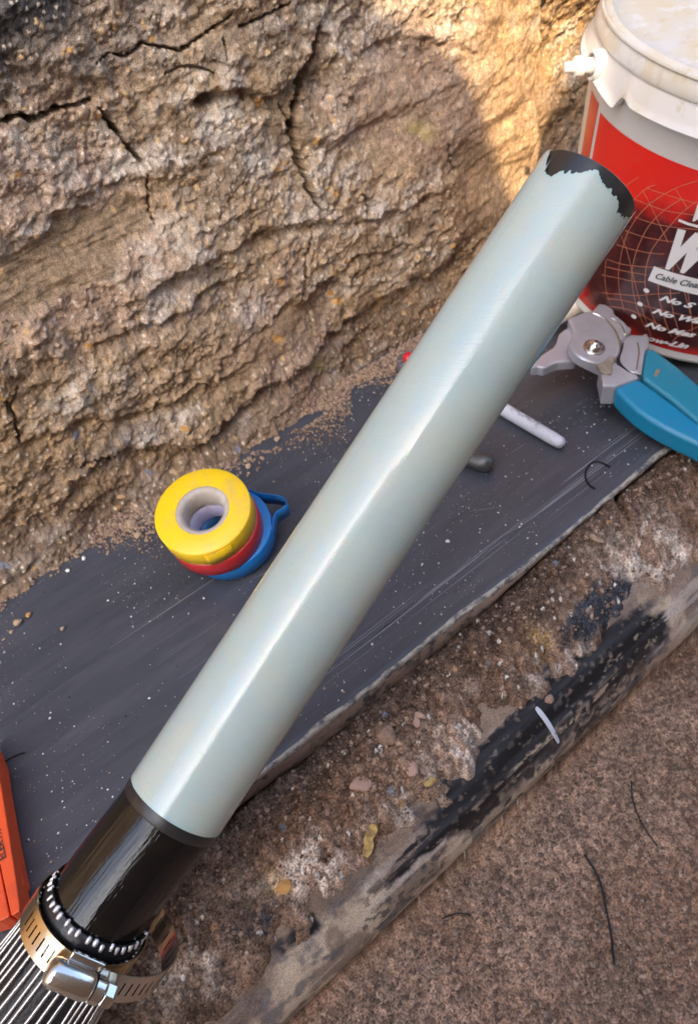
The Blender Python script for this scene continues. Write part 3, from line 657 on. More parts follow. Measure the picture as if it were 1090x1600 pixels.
# ------------------------------------------------------------------ the bucket
m_bwhite = mat('white_plastic', (.62, .585, .545), .32, noise=[(9, (.56, .47, .33), .52, .74, I1), (45, (.42, .30, .18), .64, .75, I1), (300, (.22, .18, .14), .74, .78, I1)], Subsurface_Weight=.1, Subsurface_Scale=.01)
m_lid = mat('stained_lid', (.60, .58, .535), .38, noise=[(8, (.58, .47, .28), .46, .66, I1), (25, (.50, .37, .20), .56, .74, (1, 1.6, 1)), (60, (.64, .63, .60), .54, .64, I1), (260, (.12, .10, .09), .73, .77, I1)], bump=(30, .4), coat=.1)
BT = (0.0, -.17)
ba = np.array([BT[0], BT[1], 1.0]); ba /= np.linalg.norm(ba); bu = np.cross([0, 1, 0], ba); bu /= np.linalg.norm(bu); bv = np.cross(ba, bu)
BC = np.array([.6755, .3585, .0235]); RB, RL, SL = .1325, .1455, .1805; KB = (RL-RB)/SL
BM = Matrix.Identity(4)
for i in range(3):
    BM[i][0], BM[i][1], BM[i][2], BM[i][3] = bu[i], bv[i], ba[i], BC[i]
bucket = empty('bucket', mat=BM); tag(bucket, 'white plastic bucket with stained lid and red and black printed wrapper', 'bucket')
def cone_hit(px, py):
    """picture point -> (theta, s) on the bucket's wall"""
    r = RM@_ray(px, py); r = r/np.linalg.norm(r); B = np.stack([bu, bv, ba]); o = B@(CAM-BC); d = B@r
    k, r0 = KB, RB
    A = d[0]**2+d[1]**2-k*k*d[2]**2; Bq = 2*(o[0]*d[0]+o[1]*d[1]-k*d[2]*(r0+k*o[2])); Cq = o[0]**2+o[1]**2-(r0+k*o[2])**2
    disc = max(Bq*Bq-4*A*Cq, 0); t = (-Bq-math.sqrt(disc))/(2*A); q = o+t*d
    return math.atan2(q[1], q[0]), q[2]
def cone_pt(th, s, off=0.0):
    r = RB+KB*s+off; return np.stack([r*np.cos(th), r*np.sin(th), s+0*th], -1)
def blathe(name, prof, mt, n=192, closed=True, parent=bucket):
    v, f = (lathe if closed else lathe_open)((0, 0, 0), (0, 0, 1), prof, n); return sharp(mobj(name, v, f, mt, parent, keep=True), 40)
blathe('bucket_body', [(0, RB-.004), (.0, RB), (.003, RB+.001), (.004, RB+KB*.004), (SL+.05, RB+KB*(SL+.05)), (SL+.05, RB-.01)], m_bwhite)
# collar skirt: flared apron with a notch
def skirt():
    n = 360; t = np.linspace(0, 2*np.pi, n+1)
    th_n = cone_hit(975, 165)[0]
    dt = (t-th_n+np.pi) % (2*np.pi)-np.pi
    lowcut = np.where(dt < 0, .0055*np.clip(1+dt/.30, 0, 1), 0)*(dt > -.30)+0
    bottom = .208-lowcut*1.5+np.where((dt >= 0)&(dt < .11), .004*np.sin(dt/.11*np.pi), 0)-np.where((dt >= 0)&(dt < .05), .008*(1-dt/.05), 0)
    rows = [(0, .1515), (0, .1590), (.004, .1578), (.3, .1555), (.8, .1515), (1, .1492)]
    V = np.zeros((n+1, len(rows), 3))
    for k, (q, r) in enumerate(rows):
        s = bottom+(.2265-bottom)*q; V[:, k, 0] = r*np.cos(t); V[:, k, 1] = r*np.sin(t); V[:, k, 2] = s
    return grid_obj('skirt', V, m_bwhite, None, bucket)
skirt()
lid = blathe('lid', [(.2265, .1495), (.2262, .1515), (.2285, .1522), (.2340, .1500), (.2395, .1478), (.2420, .1455), (.2425, .1425), (.2405, .1395), (.2360, .1370), (.2345, .1340), (.2355, .120), (.2362, .08), (.2365, .0)], m_lid, 256)
blathe('lid_rim', [(.2385, .1492), (.2398, .1499), (.2412, .1494), (.2416, .1480), (.2395, .1478)], m_lid, 256, False, bucket)
# lug with pin on the left
lugx = None
def lug():
    th = cone_hit(922, 105)[0]; c = np.array([math.cos(th), math.sin(th), 0]); tg = np.array([-math.sin(th), math.cos(th), 0])
    # the boss stands out from the skirt, turned towards the camera
    B = np.stack([bu, bv, ba]); p = B@(D(930, 103, np.linalg.norm(np.array([.53, .3, .2])-CAM)*.86)-BC)
    ang = math.atan2(p[1], p[0]); 
    best = None
    for a in np.linspace(math.pi*.6, math.pi*1.6, 400):
        q = BC+bu*.156*math.cos(a)+bv*.156*math.sin(a)+ba*.2145; x, y = pix(*q)
        e = (x-930)**2+.3*(y-103)**2
        if best is None or e < best[0]: best = (e, a)
    a = best[1]+.0; c = np.array([math.cos(a), math.sin(a), 0]); base = c*.1535+np.array([0, 0, .2145])
    v, f = lathe(base, c, [(-.006, .0112), (.005, .0110), (.0068, .0102), (.0068, .0086), (.002, .0080), (.002, 0)], 32); o = sharp(mobj('handle_lug', v, f, m_lug, bucket, keep=True))
    v, f = lathe(base+c*.002, c, [(0, .0060), (.0115, .0055), (.012, .0078), (.018, .0074), (.0185, .0042), (.026, .0038), (.0265, 0)], 24); sharp(mobj('lug_pin', v, f, m_bwhite, bucket, keep=True))
m_lug = mat('clean_white_plastic', (.62, .60, .59), .25)
lug()
# printed wrapper
def label_mat():
    m = bpy.data.materials.new('printed_wrapper'); m.use_nodes = True; n = m.node_tree.nodes; l = m.node_tree.links; b = n['Principled BSDF']
    tc = n.new('ShaderNodeTexCoord'); at = n.new('ShaderNodeAttribute'); at.attribute_name = 'col'
    nz = n.new('ShaderNodeTexNoise'); nz.inputs['Scale'].default_value = 28; nz.inputs['Detail'].default_value = 6; nz.inputs['Roughness'].default_value = .7; l.new(tc.outputs['Object'], nz.inputs[0])
    r = n.new('ShaderNodeMapRange'); r.inputs[1].default_value = .56; r.inputs[2].default_value = .82; r.inputs[4].default_value = .45; l.new(nz.outputs[0], r.inputs[0])
    mx = n.new('ShaderNodeMix'); mx.data_type = 'RGBA'; l.new(r.outputs[0], mx.inputs[0]); l.new(at.outputs['Color'], mx.inputs[6]); mx.inputs[7].default_value = (.30, .22, .17, 1)
    l.new(mx.outputs[2], b.inputs['Base Color']); b.inputs['Roughness'].default_value = .28; b.inputs['Coat Weight'].default_value = .3; b.inputs['Coat Roughness'].default_value = .15
    nb = n.new('ShaderNodeTexNoise'); nb.inputs['Scale'].default_value = 22; nb.inputs['Detail'].default_value = 4; l.new(tc.outputs['Object'], nb.inputs[0])
    bp = n.new('ShaderNodeBump'); bp.inputs['Strength'].default_value = .5; bp.inputs['Distance'].default_value = .003; l.new(nb.outputs[0], bp.inputs['Height']); l.new(bp.outputs[0], b.inputs['Normal'])
    return m
m_label = label_mat()
thL = cone_hit(927, 235)[0] % (2*np.pi)
if thL < 0: thL += 2*np.pi
S_LO = .010
def label_panel(name, t0, t1, s0, s1, fcol, mt, off=.0004, nt_=220, ns=120):
    t = np.linspace(t0, t1, nt_); s = np.linspace(s0, s1, ns); T, Ss = np.meshgrid(t, s, indexing='ij')
    V = cone_pt(T, Ss, off); col = fcol(T, Ss) if fcol else None
    return grid_obj(name, V, mt, col, bucket)
tc0, sc0 = cone_hit(1090, 420); tc0 %= 2*np.pi
def lab_col(T, s):
    c = np.broadcast_to(np.array([.78, .022, .014]), T.shape+(3,)).copy()
    arc = (T-tc0)*.14
    d = np.hypot(arc/.125, (s-.068)/.078)+(fbm(T*9, s*60, 4, 500)-.5)*.25
    k = sstep(1.12, .80, d); c = mixc(c, (.055, .010, .010), k)
    c = mixc(c, (.12, .014, .012), .5*k*sstep(.45, .7, fbm(T*12, s*90, 4, 501)))
    c = mixc(c, (.022, .009, .009), .6*sstep(.6, .2, d))
    c = mixc(c, (.50, .02, .015), sstep(.022, .012, s+(fbm(T*30, s*0, 2, 502)-.5)*.006))
    return np.concatenate([c, np.ones(T.shape+(1,))], -1)
m_red = mat('red_print', (.62, .02, .015), .3, noise=[(40, (.45, .03, .02), .5, .8, I1)])
m_line = mat('orange_print_line', (.62, .22, .12), .4); m_print = mat('white_print', (.80, .78, .76), .4, noise=[(45, (.60, .52, .44), .58, .8, I1)]); m_ink = mat('black_print', (.02, .02, .025), .4)
tdir = 1
label_panel('wrapper_label', thL, thL+3.3, S_LO, SL, lab_col, m_label)['label'] = 'red and maroon printed wrapper with an orange globe grid'
t_a = cone_hit(902, 235)[0] % (2*np.pi)
label_panel('wrapper_stripe', thL-.20, thL-.04, S_LO, SL+.004, None, m_red, ns=30, nt_=14)
def ribbon_on_cone(pts, wd, off):
    """pts: (theta, s) polyline -> flat strip lying on the wall"""
    p = np.asarray(pts); arc = np.c_[p[:, 0]*.14, p[:, 1]]; tn = np.gradient(arc, axis=0); tn /= np.linalg.norm(tn, axis=1)[:, None]+1e-9
    nn = np.c_[-tn[:, 1], tn[:, 0]]*wd/2; a = arc+nn; b = arc-nn
    return np.concatenate([cone_pt(a[:, 0]/.14, a[:, 1], off), cone_pt(b[:, 0]/.14, b[:, 1], off)]), [(i, i+1, len(p)+i+1, len(p)+i) for i in range(len(p)-1)]
def cp(x, y): return (940+x/5.71, 280+y/5.71)
lines = [[(430, 215), (330, 320), (240, 460), (190, 600), (155, 780), (150, 900), (170, 1050), (200, 1170)], [(700, 180), (560, 270), (440, 390), (370, 500), (310, 640), (275, 780), (270, 900), (290, 1050), (330, 1200), (400, 1340)],
         [(850, 190), (720, 290), (620, 400), (520, 520), (440, 640), (400, 770), (385, 900), (400, 1050), (440, 1180), (500, 1330)], [(40, 720), (28, 850), (40, 1000), (70, 1080)], [(640, 760), (620, 880), (610, 1010), (640, 1200), (700, 1400)],
         [(730, 980), (760, 1100), (800, 1250), (800, 1400)], [(500, 930), (510, 1050), (560, 1250), (620, 1400)], [(290, 175), (430, 230), (560, 275), (700, 300), (857, 320)], [(300, 335), (440, 385), (600, 420), (857, 445)], [(210, 455), (370, 510), (520, 540), (700, 560)],
         [(130, 580), (300, 630), (430, 655), (560, 665)], [(45, 710), (160, 750), (280, 770), (400, 780), (560, 785)], [(40, 780), (150, 805), (270, 830), (400, 850)], [(0, 850), (150, 880), (260, 905), (390, 915)], [(0, 1010), (170, 1025), (300, 1035), (480, 1020), (700, 1010)],
         [(40, 1060), (200, 1080), (400, 1130), (600, 1180), (857, 1230)], [(365, 95), (430, 220), (500, 370), (590, 560)], [(175, 500), (230, 650), (280, 860), (330, 1050), (390, 1250), (440, 1400)], [(190, 80), (280, 10), (330, -20)],
         [(280, 185), (400, 80), (480, 50)], [(400, 75), (560, 130), (720, 180), (857, 215)], [(430, 215), (560, 130), (700, 60), (857, 10)], [(660, 90), (760, 250)], [(640, 720), (720, 850), (760, 980), (790, 1200)], [(620, 1450), (700, 1380), (857, 1310)], [(60, 1130), (200, 1150), (340, 1200), (500, 1290), (700, 1400)]]
for ln in lines:
    q = smoothline([(lambda r: (r[0] % (2*np.pi), r[1]))(cone_hit(*cp(*p))) for p in ln], 5)
    v, f = ribbon_on_cone(q, .00048, .0007); mobj('grid_line', v, f, m_line, bucket, keep=True)
v, f = ribbon_on_cone([(thL-.225, s) for s in np.linspace(S_LO, SL+.005, 30)], .0016, .0008); mobj('wrapper_edge_line', v, f, m_print, bucket, keep=True)
def text_on_cone(txt, px, py, px1, py1, hgt, mt, off, shear=.0, bold=0.0, name='lettering', wid=1.0, label=None, parent=bucket):
    """txt with its baseline from one picture point towards another"""
    cu = bpy.data.curves.new('t', 'FONT'); cu.body = txt; cu.size = 1; cu.shear = shear; cu.offset = bold; cu.resolution_u = 3
    to = bpy.data.objects.new('t', cu); COL.objects.link(to); dg = bpy.context.evaluated_depsgraph_get(); dg.update()
    me = bpy.data.meshes.new_from_object(to.evaluated_get(dg)); bpy.data.objects.remove(to)
    bm = bmesh.new(); bm.from_mesh(me); bpy.data.meshes.remove(me)
    xmax = max(v.co.x for v in bm.verts)
    for x in np.arange(.15, xmax, .15):
        g = bm.verts[:]+bm.edges[:]+bm.faces[:]; bmesh.ops.bisect_plane(bm, geom=g, plane_co=(x, 0, 0), plane_no=(1, 0, 0))
    ta, sa = cone_hit(px, py); tb, sb = cone_hit(px1, py1); ta %= 2*np.pi; tb %= 2*np.pi
    R0 = RB+KB*sa; L = math.hypot((tb-ta)*R0, sb-sa); ex = np.array([(tb-ta)*R0, sb-sa])/L; ey = np.array([-ex[1], ex[0]])
    if ey[1] < 0: ey = -ey
    k = hgt/.7
    V = []
    for v in bm.verts:
        q = ex*v.co.x*k*wid+ey*v.co.y*k; V.append(cone_pt(np.array(ta+q[0]/R0), np.array(sa+q[1]), off))
    F = [[v.index for v in f.verts] for f in bm.faces]; bm.verts.index_update(); F = [[v.index for v in f.verts] for f in bm.faces]; bm.free()
    o = mobj(name, V, F, mt, parent, smooth=False, keep=True)
    if label: o['label'] = label
    return o
def strip_panel(pts, mt, off, name):
    a = [cone_hit(*p) for p in pts]; a = [(t % (2*np.pi), s) for t, s in a]
    (t0, s0), (t1, s1), (t2, s2), (t3, s3) = a      # top-left, top-right, bottom-right, bottom-left
    n = 40; T = np.zeros((n, 3)); S2 = np.zeros((n, 3))
    for i, q in enumerate(np.linspace(0, 1, n)):
        for j, w in enumerate((0, .5, 1)):
            T[i, j] = (t0+(t1-t0)*q)*(1-w)+(t3+(t2-t3)*q)*w; S2[i, j] = (s0+(s1-s0)*q)*(1-w)+(s3+(s2-s3)*q)*w
    return grid_obj(name, cone_pt(T, S2, off)[:, ::-1], mt, None, bucket)
cut = 1
# ------------------------------------------------------------------ lettering of the wrapper
strip_panel([(1022, 415), (1140, 443), (1130, 466), (1012, 437)], m_print, .0010, 'white_strip')
text_on_cone('Cable Clean', 1022, 433, 1085, 448, .0060, m_ink, .0016, shear=.4, bold=.014, wid=.92)
text_on_cone('W', 1031, 411, 1090, 424, .0330, m_print, .0012, shear=.55, bold=.07, wid=.56)
text_on_cone('i', 1097, 428, 1130, 437, .0330, m_print, .0012, shear=.55, bold=.06, wid=.7)
text_on_cone('V', 1072, 340, 1100, 348, .0135, m_print, .0012, shear=.4, bold=.03)
v, f = ribbon_on_cone([(lambda r: (r[0] % (2*np.pi), r[1]))(cone_hit(x, y)) for x, y in ((1060, 343), (1075, 349), (1090, 353), (1110, 358))], .0022, .0010); mobj('printed_underline', v, f, m_print, bucket, keep=True)
for txt, x, y in (('No S', 1029, 467), ('No Wa', 1018, 487), ('No Mes', 1007, 508), ('Low-Lin', 998, 526)):
    text_on_cone(txt, x, y, x+60, y+15, .0058, m_print, .0012, shear=.5, bold=.045, wid=1.55)
for x, y in ((1010, 453), (1000, 474), (990.4, 493.6), (982, 513)):
    t, s = cone_hit(x, y); a = np.linspace(0, 2*np.pi, 20, endpoint=False)
    v = cone_pt(t+.0028*np.cos(a)/.14, s+.0022*np.sin(a), .0012); mobj('bullet_mark', v, [tuple(range(20))], m_print, bucket, False, keep=True)

# ------------------------------------------------------------------ tape rolls
def view_axis(px, py, deg, dx, dy):
    v = np.array([px-CX, -(py-CY), -FPX]); v /= np.linalg.norm(v); w = np.array([dx, -dy, 0.0]); w -= w.dot(v)*v; w /= np.linalg.norm(w)
    dn = v*math.cos(math.radians(deg))+w*math.sin(math.radians(deg)); return -(RM@dn)
def pvc(name, c, dirty):
    return mat(name, c, .34, noise=[(60, dirty, .50, .72, I1), (250, tuple(x*.45 for x in dirty), .66, .8, I1)], bump=(120, .3))
m_yel = pvc('yellow_tape', (.84, .54, .012), (.66, .44, .07)); m_redt = pvc('red_tape', (.50, .022, .025), (.36, .06, .05)); m_blu = pvc('blue_tape', (.008, .17, .50), (.05, .16, .30)); m_blud = pvc('dusty_blue_tape', (.05, .17, .33), (.16, .22, .28))
m_core = mat('white_core', (.52, .50, .70), .5, noise=[(70, (.36, .29, .22), .5, .65, I1)], bump=(150, .5)); m_core3 = mat('blue_core', (.05, .16, .36), .5)
m_core2 = mat('grey_core', (.42, .36, .30), .7, noise=[(90, (.5, .45, .4), .5, .7, I1)], bump=(150, .8))
tn = view_axis(316, 797, 34, .53, .85); TRL = .0373; TH = .0185
tu, tv, tw = frame(tn, (1, 0, 0))
topc = D(316, 797, .562)
def roll(nm, c, mt, label, corem, group='tape rolls stacked on the board', ro=TRL, face=None):
    root = empty('tape_roll', tuple(c)); tag(root, label, 'tape roll', group)
    v, f = lathe_open(c-tw*TH, tw, [(.0, ro-.018), (0, ro-.0008), (.0008, ro), (TH-.0008, ro), (TH, ro-.0008), (TH, ro-.0165)], 128, hint=(1, 0, 0)); sharp(mobj('wound_tape', v, f, mt, root), 60)
    v, f = lathe_open(c-tw*TH, tw, [(-.0002, .0165), (-.0002, ro-.0165), (.0002, ro-.0155), (TH-.0012, ro-.0155), (TH-.0004, ro-.0165), (TH-.0006, ro-.0190), (TH-.0030, ro-.0215), (.002, ro-.0218), (-.0002, ro-.0218)], 96, hint=(1, 0, 0)); mobj('core', v, f, corem, root)
    return root
ex = RM@np.array([1, 0, 0]); ex = ex-ex.dot(tw)*tw; ex /= np.linalg.norm(ex); ey_ = np.cross(tw, ex)
c1 = topc; c2 = topc-tw*(TH+.0004)+ex*.0012-ey_*.0005; c3 = c2-tw*(TH+.0004)+ex*.0060+ey_*.004
r1_ = roll('y', c1, m_yel, 'yellow tape roll on top of the stack of tape rolls', m_core2)
r2_ = roll('r', c2, m_redt, 'red tape roll between the yellow and the blue tape rolls', m_core)
r3_ = roll('b', c3, m_blu, 'dusty blue tape roll under the red one with a loose flap', m_core3)
def strip_on_roll(root, name, c, path2d, mt, h0, h1, sub=6):
    p = smoothline(path2d, sub); V = []
    for x, y in p:
        q = c+ex*x+ey_*y; V += [q-tw*h0, q-tw*h1]
    F = [(2*i, 2*i+1, 2*i+3, 2*i+2) for i in range(len(p)-1)]
    o = mobj(name, V, F, mt, root); m = o.modifiers.new('s', 'SOLIDIFY'); m.thickness = .0003; return o
def lc(c, px, py):                       # picture point -> coordinates on the roll's top plane
    r = RM@_ray(px, py); t = (c-CAM).dot(tw)/r.dot(tw); q = CAM+t*r-c; return q.dot(ex), q.dot(ey_)
strip_on_roll(r3_, 'loose_flap', c3, [lc(c3, *q) for q in ((385, 762), (405, 770), (425, 772), (441, 776), (447, 785), (440, 793), (430, 799), (426, 808), (424, 822), (418, 838))], m_blu, .0006, TH*.95)
def rimpt(px, py, k):
    q = np.array(lc(c1, px, py)); return q/np.linalg.norm(q)*TRL*k
strip_on_roll(r1_, 'loose_end', c1, [rimpt(365, 855, 1.004), rimpt(350, 862, 1.008), rimpt(335, 867, 1.016), rimpt(322, 869, 1.03), rimpt(318, 869, 1.012)], m_yel, .002, TH*.95)
v, f = sweep([D(318, 872, .565), D(320, 878, .566), D(319, 884, .567), D(322, 889, .568)], [.0022, .0014, .0017, .0004], 6); mobj('crumpled_tip', v, f, m_yel, r1_, False)

# ------------------------------------------------------------------ cable cutter
m_cut = mat('satin_alloy', (.50, .49, .52), .36, .45, noise=[(30, (.42, .41, .43), .45, .7, I1), (45, (.20, .17, .13), .66, .76, I1)], bump=(200, .3))
m_hand = mat('blue_grip', (.006, .215, .38), .35, noise=[(22, (.02, .20, .36), .45, .7, I1), (90, (.10, .16, .20), .66, .78, I1)], bump=(120, .25))
m_hand2 = mat('teal_grip', (.018, .21, .31), .4, noise=[(22, (.06, .24, .34), .45, .7, I1), (90, (.12, .16, .18), .64, .76, I1)], bump=(120, .3))
m_dark0 = mat('dark_gap', (.02, .02, .022), .7)
m_blotch = mat('mud_smear', (.22, .18, .13), .9, noise=[(80, (.35, .3, .24), .5, .7, I1)])
def zo(y): return .008+.225*(y-.262)
def Pt(x, y, z):
    p = P(x, y, z)
    for _ in range(8): p = P(x, y, z+zo(p[1]))
    return p
tilt = np.array([0, -.225, 1.0]); tilt /= np.linalg.norm(tilt)
cutter = empty('cable_cutter', tuple(P(929, 539, .02))); tag(cutter, 'cable cutter with silver jaws and bright blue handles beside the bucket', 'cable cutter')
def c6(pts): return [(830+x/4.19, 440+y/4.19) for x, y in pts]
def plate(name, pts, z0, z1, mt, parent, bw=.0012, seg=3, z1f=None, sm=None):
    """solid whose top face covers the picture outline at height z1"""
    pp = smoothline(pts+[pts[0]], sm)[:-1] if sm else pts
    tl = Pt if parent is cutter else P
    poly = [tl(x, y, z1) for x, y in pp]
    v, f = prism(poly, z0, z1)
    if parent is cutter: v[:, 2] += zo(v[:, 1])
    return bevel(mobj(name, v, f, mt, parent, False), bw, seg)
plate('fixed_jaw', c6([(290, 470), (275, 300), (250, 295), (215, 312), (178, 342), (160, 400), (140, 430), (60, 480), (-10, 560), (40, 556), (80, 566), (130, 540), (170, 527), (290, 517)]), .003, .013, m_cut, cutter, .0025)
plate('moving_jaw', c6([(235, 240), (330, 200), (400, 185), (440, 140), (490, 150), (538, 180), (545, 212), (600, 255), (640, 300), (655, 318), (640, 330), (612, 372), (590, 410), (575, 520), (480, 540), (350, 480)]), .006, .022, m_cut, cutter, .002)
plate('handle_shank', c6([(590, 400), (622, 362), (650, 345), (740, 350), (766, 352), (772, 420), (745, 450), (718, 612), (690, 604), (640, 588), (570, 523)]), .004, .024, m_cut, cutter, .0015)
plate('handle_shank', c6([(440, 560), (450, 600), (465, 684), (540, 686), (600, 665), (700, 628), (690, 605), (640, 590), (570, 545), (545, 528), (470, 520)]), .006, .026, m_cut, cutter, .0015)
disc_c = Pt(830+415/4.19, 440+415/4.19, .0275); rd = np.linalg.norm(Pt(830+415/4.19+38.5, 440+415/4.19, .0275)-disc_c)
v, f = lathe(disc_c-tilt*.0095, tilt, [(0, rd), (.0095-.0012, rd), (.0095, rd-.0012), (.0095, .0)], 96); sharp(mobj('pivot_disc', v, f, m_cut, cutter))
nutc = Pt(830+410/4.19, 440+425/4.19, .029); v, f = lathe(nutc-tilt*.0018, tilt, [(0, .0098), (.0012, .0096), (.0018, .0084), (.0012, .0070), (.0030, .0066), (.0048, .0054), (.0054, .0044), (.0060, .0034), (.0072, .0026), (.0074, 0)], 48); sharp(mobj('pivot_nut', v, f, m_steel, cutter), 60)
def seam(pts, rr, z, mt, nm):
    v, f = sweep(smoothline([Pt(x, y, z) for x, y in c6(pts)], 6), rr, 8); mobj(nm, v, f, mt, cutter)
seam([(395, 205), (440, 222), (490, 258), (535, 310), (570, 380), (580, 440), (560, 510), (548, 540)], .0011, .0218, m_steel, 'jaw_ridge_highlight')  # bright raised line added to draw the highlight along the disc edge
seam([(520, 235), (560, 262), (592, 300), (610, 350)], .0009, .0218, m_steel, 'jaw_ridge_highlight')
seam([(597, 402), (588, 450), (572, 520), (640, 595), (700, 612), (722, 622)], .0008, .0243, m_dark0, 'handle_gap')
seam([(692, 402), (700, 470), (680, 600)], .0008, .0241, m_steel, 'shank_ridge')
plate('mud_spot', c6([(425, 548), (470, 522), (505, 492), (545, 490), (540, 520), (528, 545), (530, 580), (520, 602), (490, 600), (455, 598), (440, 568)]), .0260, .0281, m_blotch, cutter, .0002, 1)
def handle(pts, z0, z1, mt, name, chips):
    h = plate(name, c6(pts), z0, z1, mt, cutter, .0042, 4); return h
h1_ = handle([(772, 424), (800, 436), (960, 555), (1090, 668), (1300, 860), (1500, 1080), (1440, 1120), (1250, 1040), (1090, 920), (900, 758), (718, 622), (745, 452)], .003, .023, m_hand2, 'handle', 1); h1_['label'] = 'upper teal blue handle'
h2_ = handle([(540, 690), (600, 665), (694, 628), (800, 700), (950, 815), (1090, 925), (1300, 1120), (1420, 1260), (1360, 1270), (1210, 1130), (1090, 1062), (980, 1010), (870, 955), (760, 890), (680, 832), (600, 758)], .004, .024, m_hand, 'handle', 1); h2_['label'] = 'lower bright blue handle'
plate('paint_chip', c6([(800, 610), (815, 575), (845, 570), (835, 600), (812, 625)]), .0228, .0233, m_chip if False else m_blotch, cutter, .0001, 1)

# ------------------------------------------------------------------ small tools
m_pen = mat('worn_white_pen', (.60, .60, .64), .35, noise=[(90, (.32, .32, .35), .52, .68, I1), (300, (.15, .15, .17), .70, .78, I1)]); m_penp = mat('grey_ink', (.10, .10, .12), .5)
pen = empty('marker_pen', tuple(P(790, 643, .006))); tag(pen, 'worn white marker pen sticking out from under the pale insulation', 'pen')
pa, pb = P(880, 695, .0062), P(690, 583, .0062); pd = (pb-pa)/np.linalg.norm(pb-pa)
v, f = lathe(pa, pd, [(0, 0), (.0003, .0022), (.0014, .0040), (.0035, .0052), (.012, .0058), (.06, .0062), (.10, .0062), (.1, 0)], 40); mobj('barrel', v, f, m_pen, pen)
pu, pv, pw = frame(pd, (0, 0, 1)); 
for i in range(16):
    s = .036+i*.0017; a0_ = 1.57+random.uniform(-.35, .25); r = .00625
    pts = [pa+pd*(s+.0008*math.sin(5*q+i))+(math.cos(a0_+q*.22)*pu+math.sin(a0_+q*.22)*pv)*r for q in np.linspace(-1, 1, 5)*random.uniform(.5, 1)]
    v, f = sweep(pts, .00016, 4); mobj('faded_print', v, f, m_penp, pen)
m_dark = mat('dark_steel', (.10, .10, .095), .38, .6, noise=[(60, (.22, .21, .18), .5, .75, I1)], bump=(150, .4))
rod = empty('steel_punch', tuple(P(757, 724, .008))); tag(rod, 'dark grey round ended steel tool below the pen, half hidden by the insulation', 'tool')
ra, rb_ = P(771, 727, .008), P(640, 690, .008); rdv = (rb_-ra)/np.linalg.norm(rb_-ra)
v, f = lathe(ra, rdv, [(0, 0), (.0006, .0028), (.0025, .0058), (.006, .0076), (.012, .0078), (.02, .0068), (.03, .0064), (.09, .0064), (.09, 0)], 40); mobj('tool_shaft', v, f, m_dark, rod)
m_clear = mat('clear_plastic', (.9, .9, .92), .08, Transmission_Weight=.92, IOR=1.3); m_redcap = mat('red_cap', (.62, .02, .03), .2, coat=.5)
bot = empty('clear_bottle', tuple(P(660, 560, .014))); tag(bot, 'small clear bottle with red cap lying behind the pale insulation', 'bottle')
ba0, bb0 = P(640, 566, .012), P(712, 505, .016); bd = (bb0-ba0)/np.linalg.norm(bb0-ba0)
zc = P(639, 562, .012)
v, f = lathe((zc[0], zc[1], 0), (0, 0, 1), [(.0005, .0125), (.003, .0135), (.012, .0135), (.0145, .0120), (.0150, .0095), (.013, .009), (.002, .009)], 48); mobj('bottle_neck', v, f, m_clear, bot)
v, f = lathe((zc[0], zc[1], .002), (0, 0, 1), [(0, .0062), (.013, .0062), (.016, .0052), (.0172, .0030), (.0172, 0)], 40); mobj('cap', v, f, m_redcap, bot)
zc2 = P(706, 512, .012); v, f = lathe((zc2[0], zc2[1], 0), (0, 0, 1), [(.0005, .018), (.003, .0195), (.020, .0195), (.023, .018), (.0235, .0155), (.021, .015), (.003, .015)], 56); mobj('bottle_body', v, f, m_clear, bot)
v, f = sweep([(zc[0], zc[1], .006), ((zc[0]+zc2[0])/2, (zc[1]+zc2[1])/2, .007), (zc2[0], zc2[1], .008)], [.005, .006, .008], 20); mobj('bottle_shoulder', v, f, m_clear, bot)
m_cream = mat('cream_plastic', (.62, .52, .40), .4, noise=[(60, (.42, .33, .24), .5, .75, I1)])
grip = empty('cream_handle', tuple(P(905, 480, .03))); tag(grip, 'cream plastic tool handle between the insulation and the silver cutter jaws', 'handle')
ga, gb = P(936, 460, .028), P(840, 512, .022); gd = (gb-ga)/np.linalg.norm(gb-ga)
v, f = lathe(ga, gd, [(0, 0), (.0003, .0045), (.0018, .0068), (.005, .0078), (.018, .0075), (.0185, .0083), (.0205, .0083), (.021, .0076), (.06, .0076), (.06, 0)], 40); mobj('grip', v, f, m_cream, grip)
# folding rule
m_rule = mat('orange_paint', (.70, .085, .018), .42, noise=[(50, (.55, .06, .02), .5, .7, (1, 1, 1)), (110, (.25, .08, .04), .68, .78, I1)], bump=(160, .4))
rule = empty('folding_rule', tuple(P(15, 1380, .02))); tag(rule, 'orange wooden folding rule lying on the grey board at the left edge', 'folding rule')
def c9(pts): return [(x/4.85, 1150+y/4.85) for x, y in pts]
def slat(pts, z0, z1): return plate('rule_slat', c9(pts), z0, z1, m_rule, rule, .0006, 2)
slat([(-60, 60), (-20, 200), (20, 440), (72, 760), (118, 1060), (150, 1290), (148, 1325), (95, 1362), (84, 1350), (0, 960), (-60, 660), (-130, 300)], .003, .020)
slat([(-75, 660), (-5, 985), (74, 1362), (60, 1374), (0, 1404), (-120, 1440), (-220, 900), (-190, 640)], .003, .0185)
slat([(-6, 215), (30, 440), (82, 760), (126, 1060), (140, 1130), (120, 1134), (70, 800), (8, 430), (-30, 215)], .002, .0165)
slat([(-60, 20), (25, 215), (62, 500), (130, 850), (186, 1128), (175, 1145), (128, 1150), (90, 900), (10, 430), (-50, 200)], .001, .010)
slat([(110, 1160), (170, 1180), (190, 1318), (110, 1352)], .001, .007)
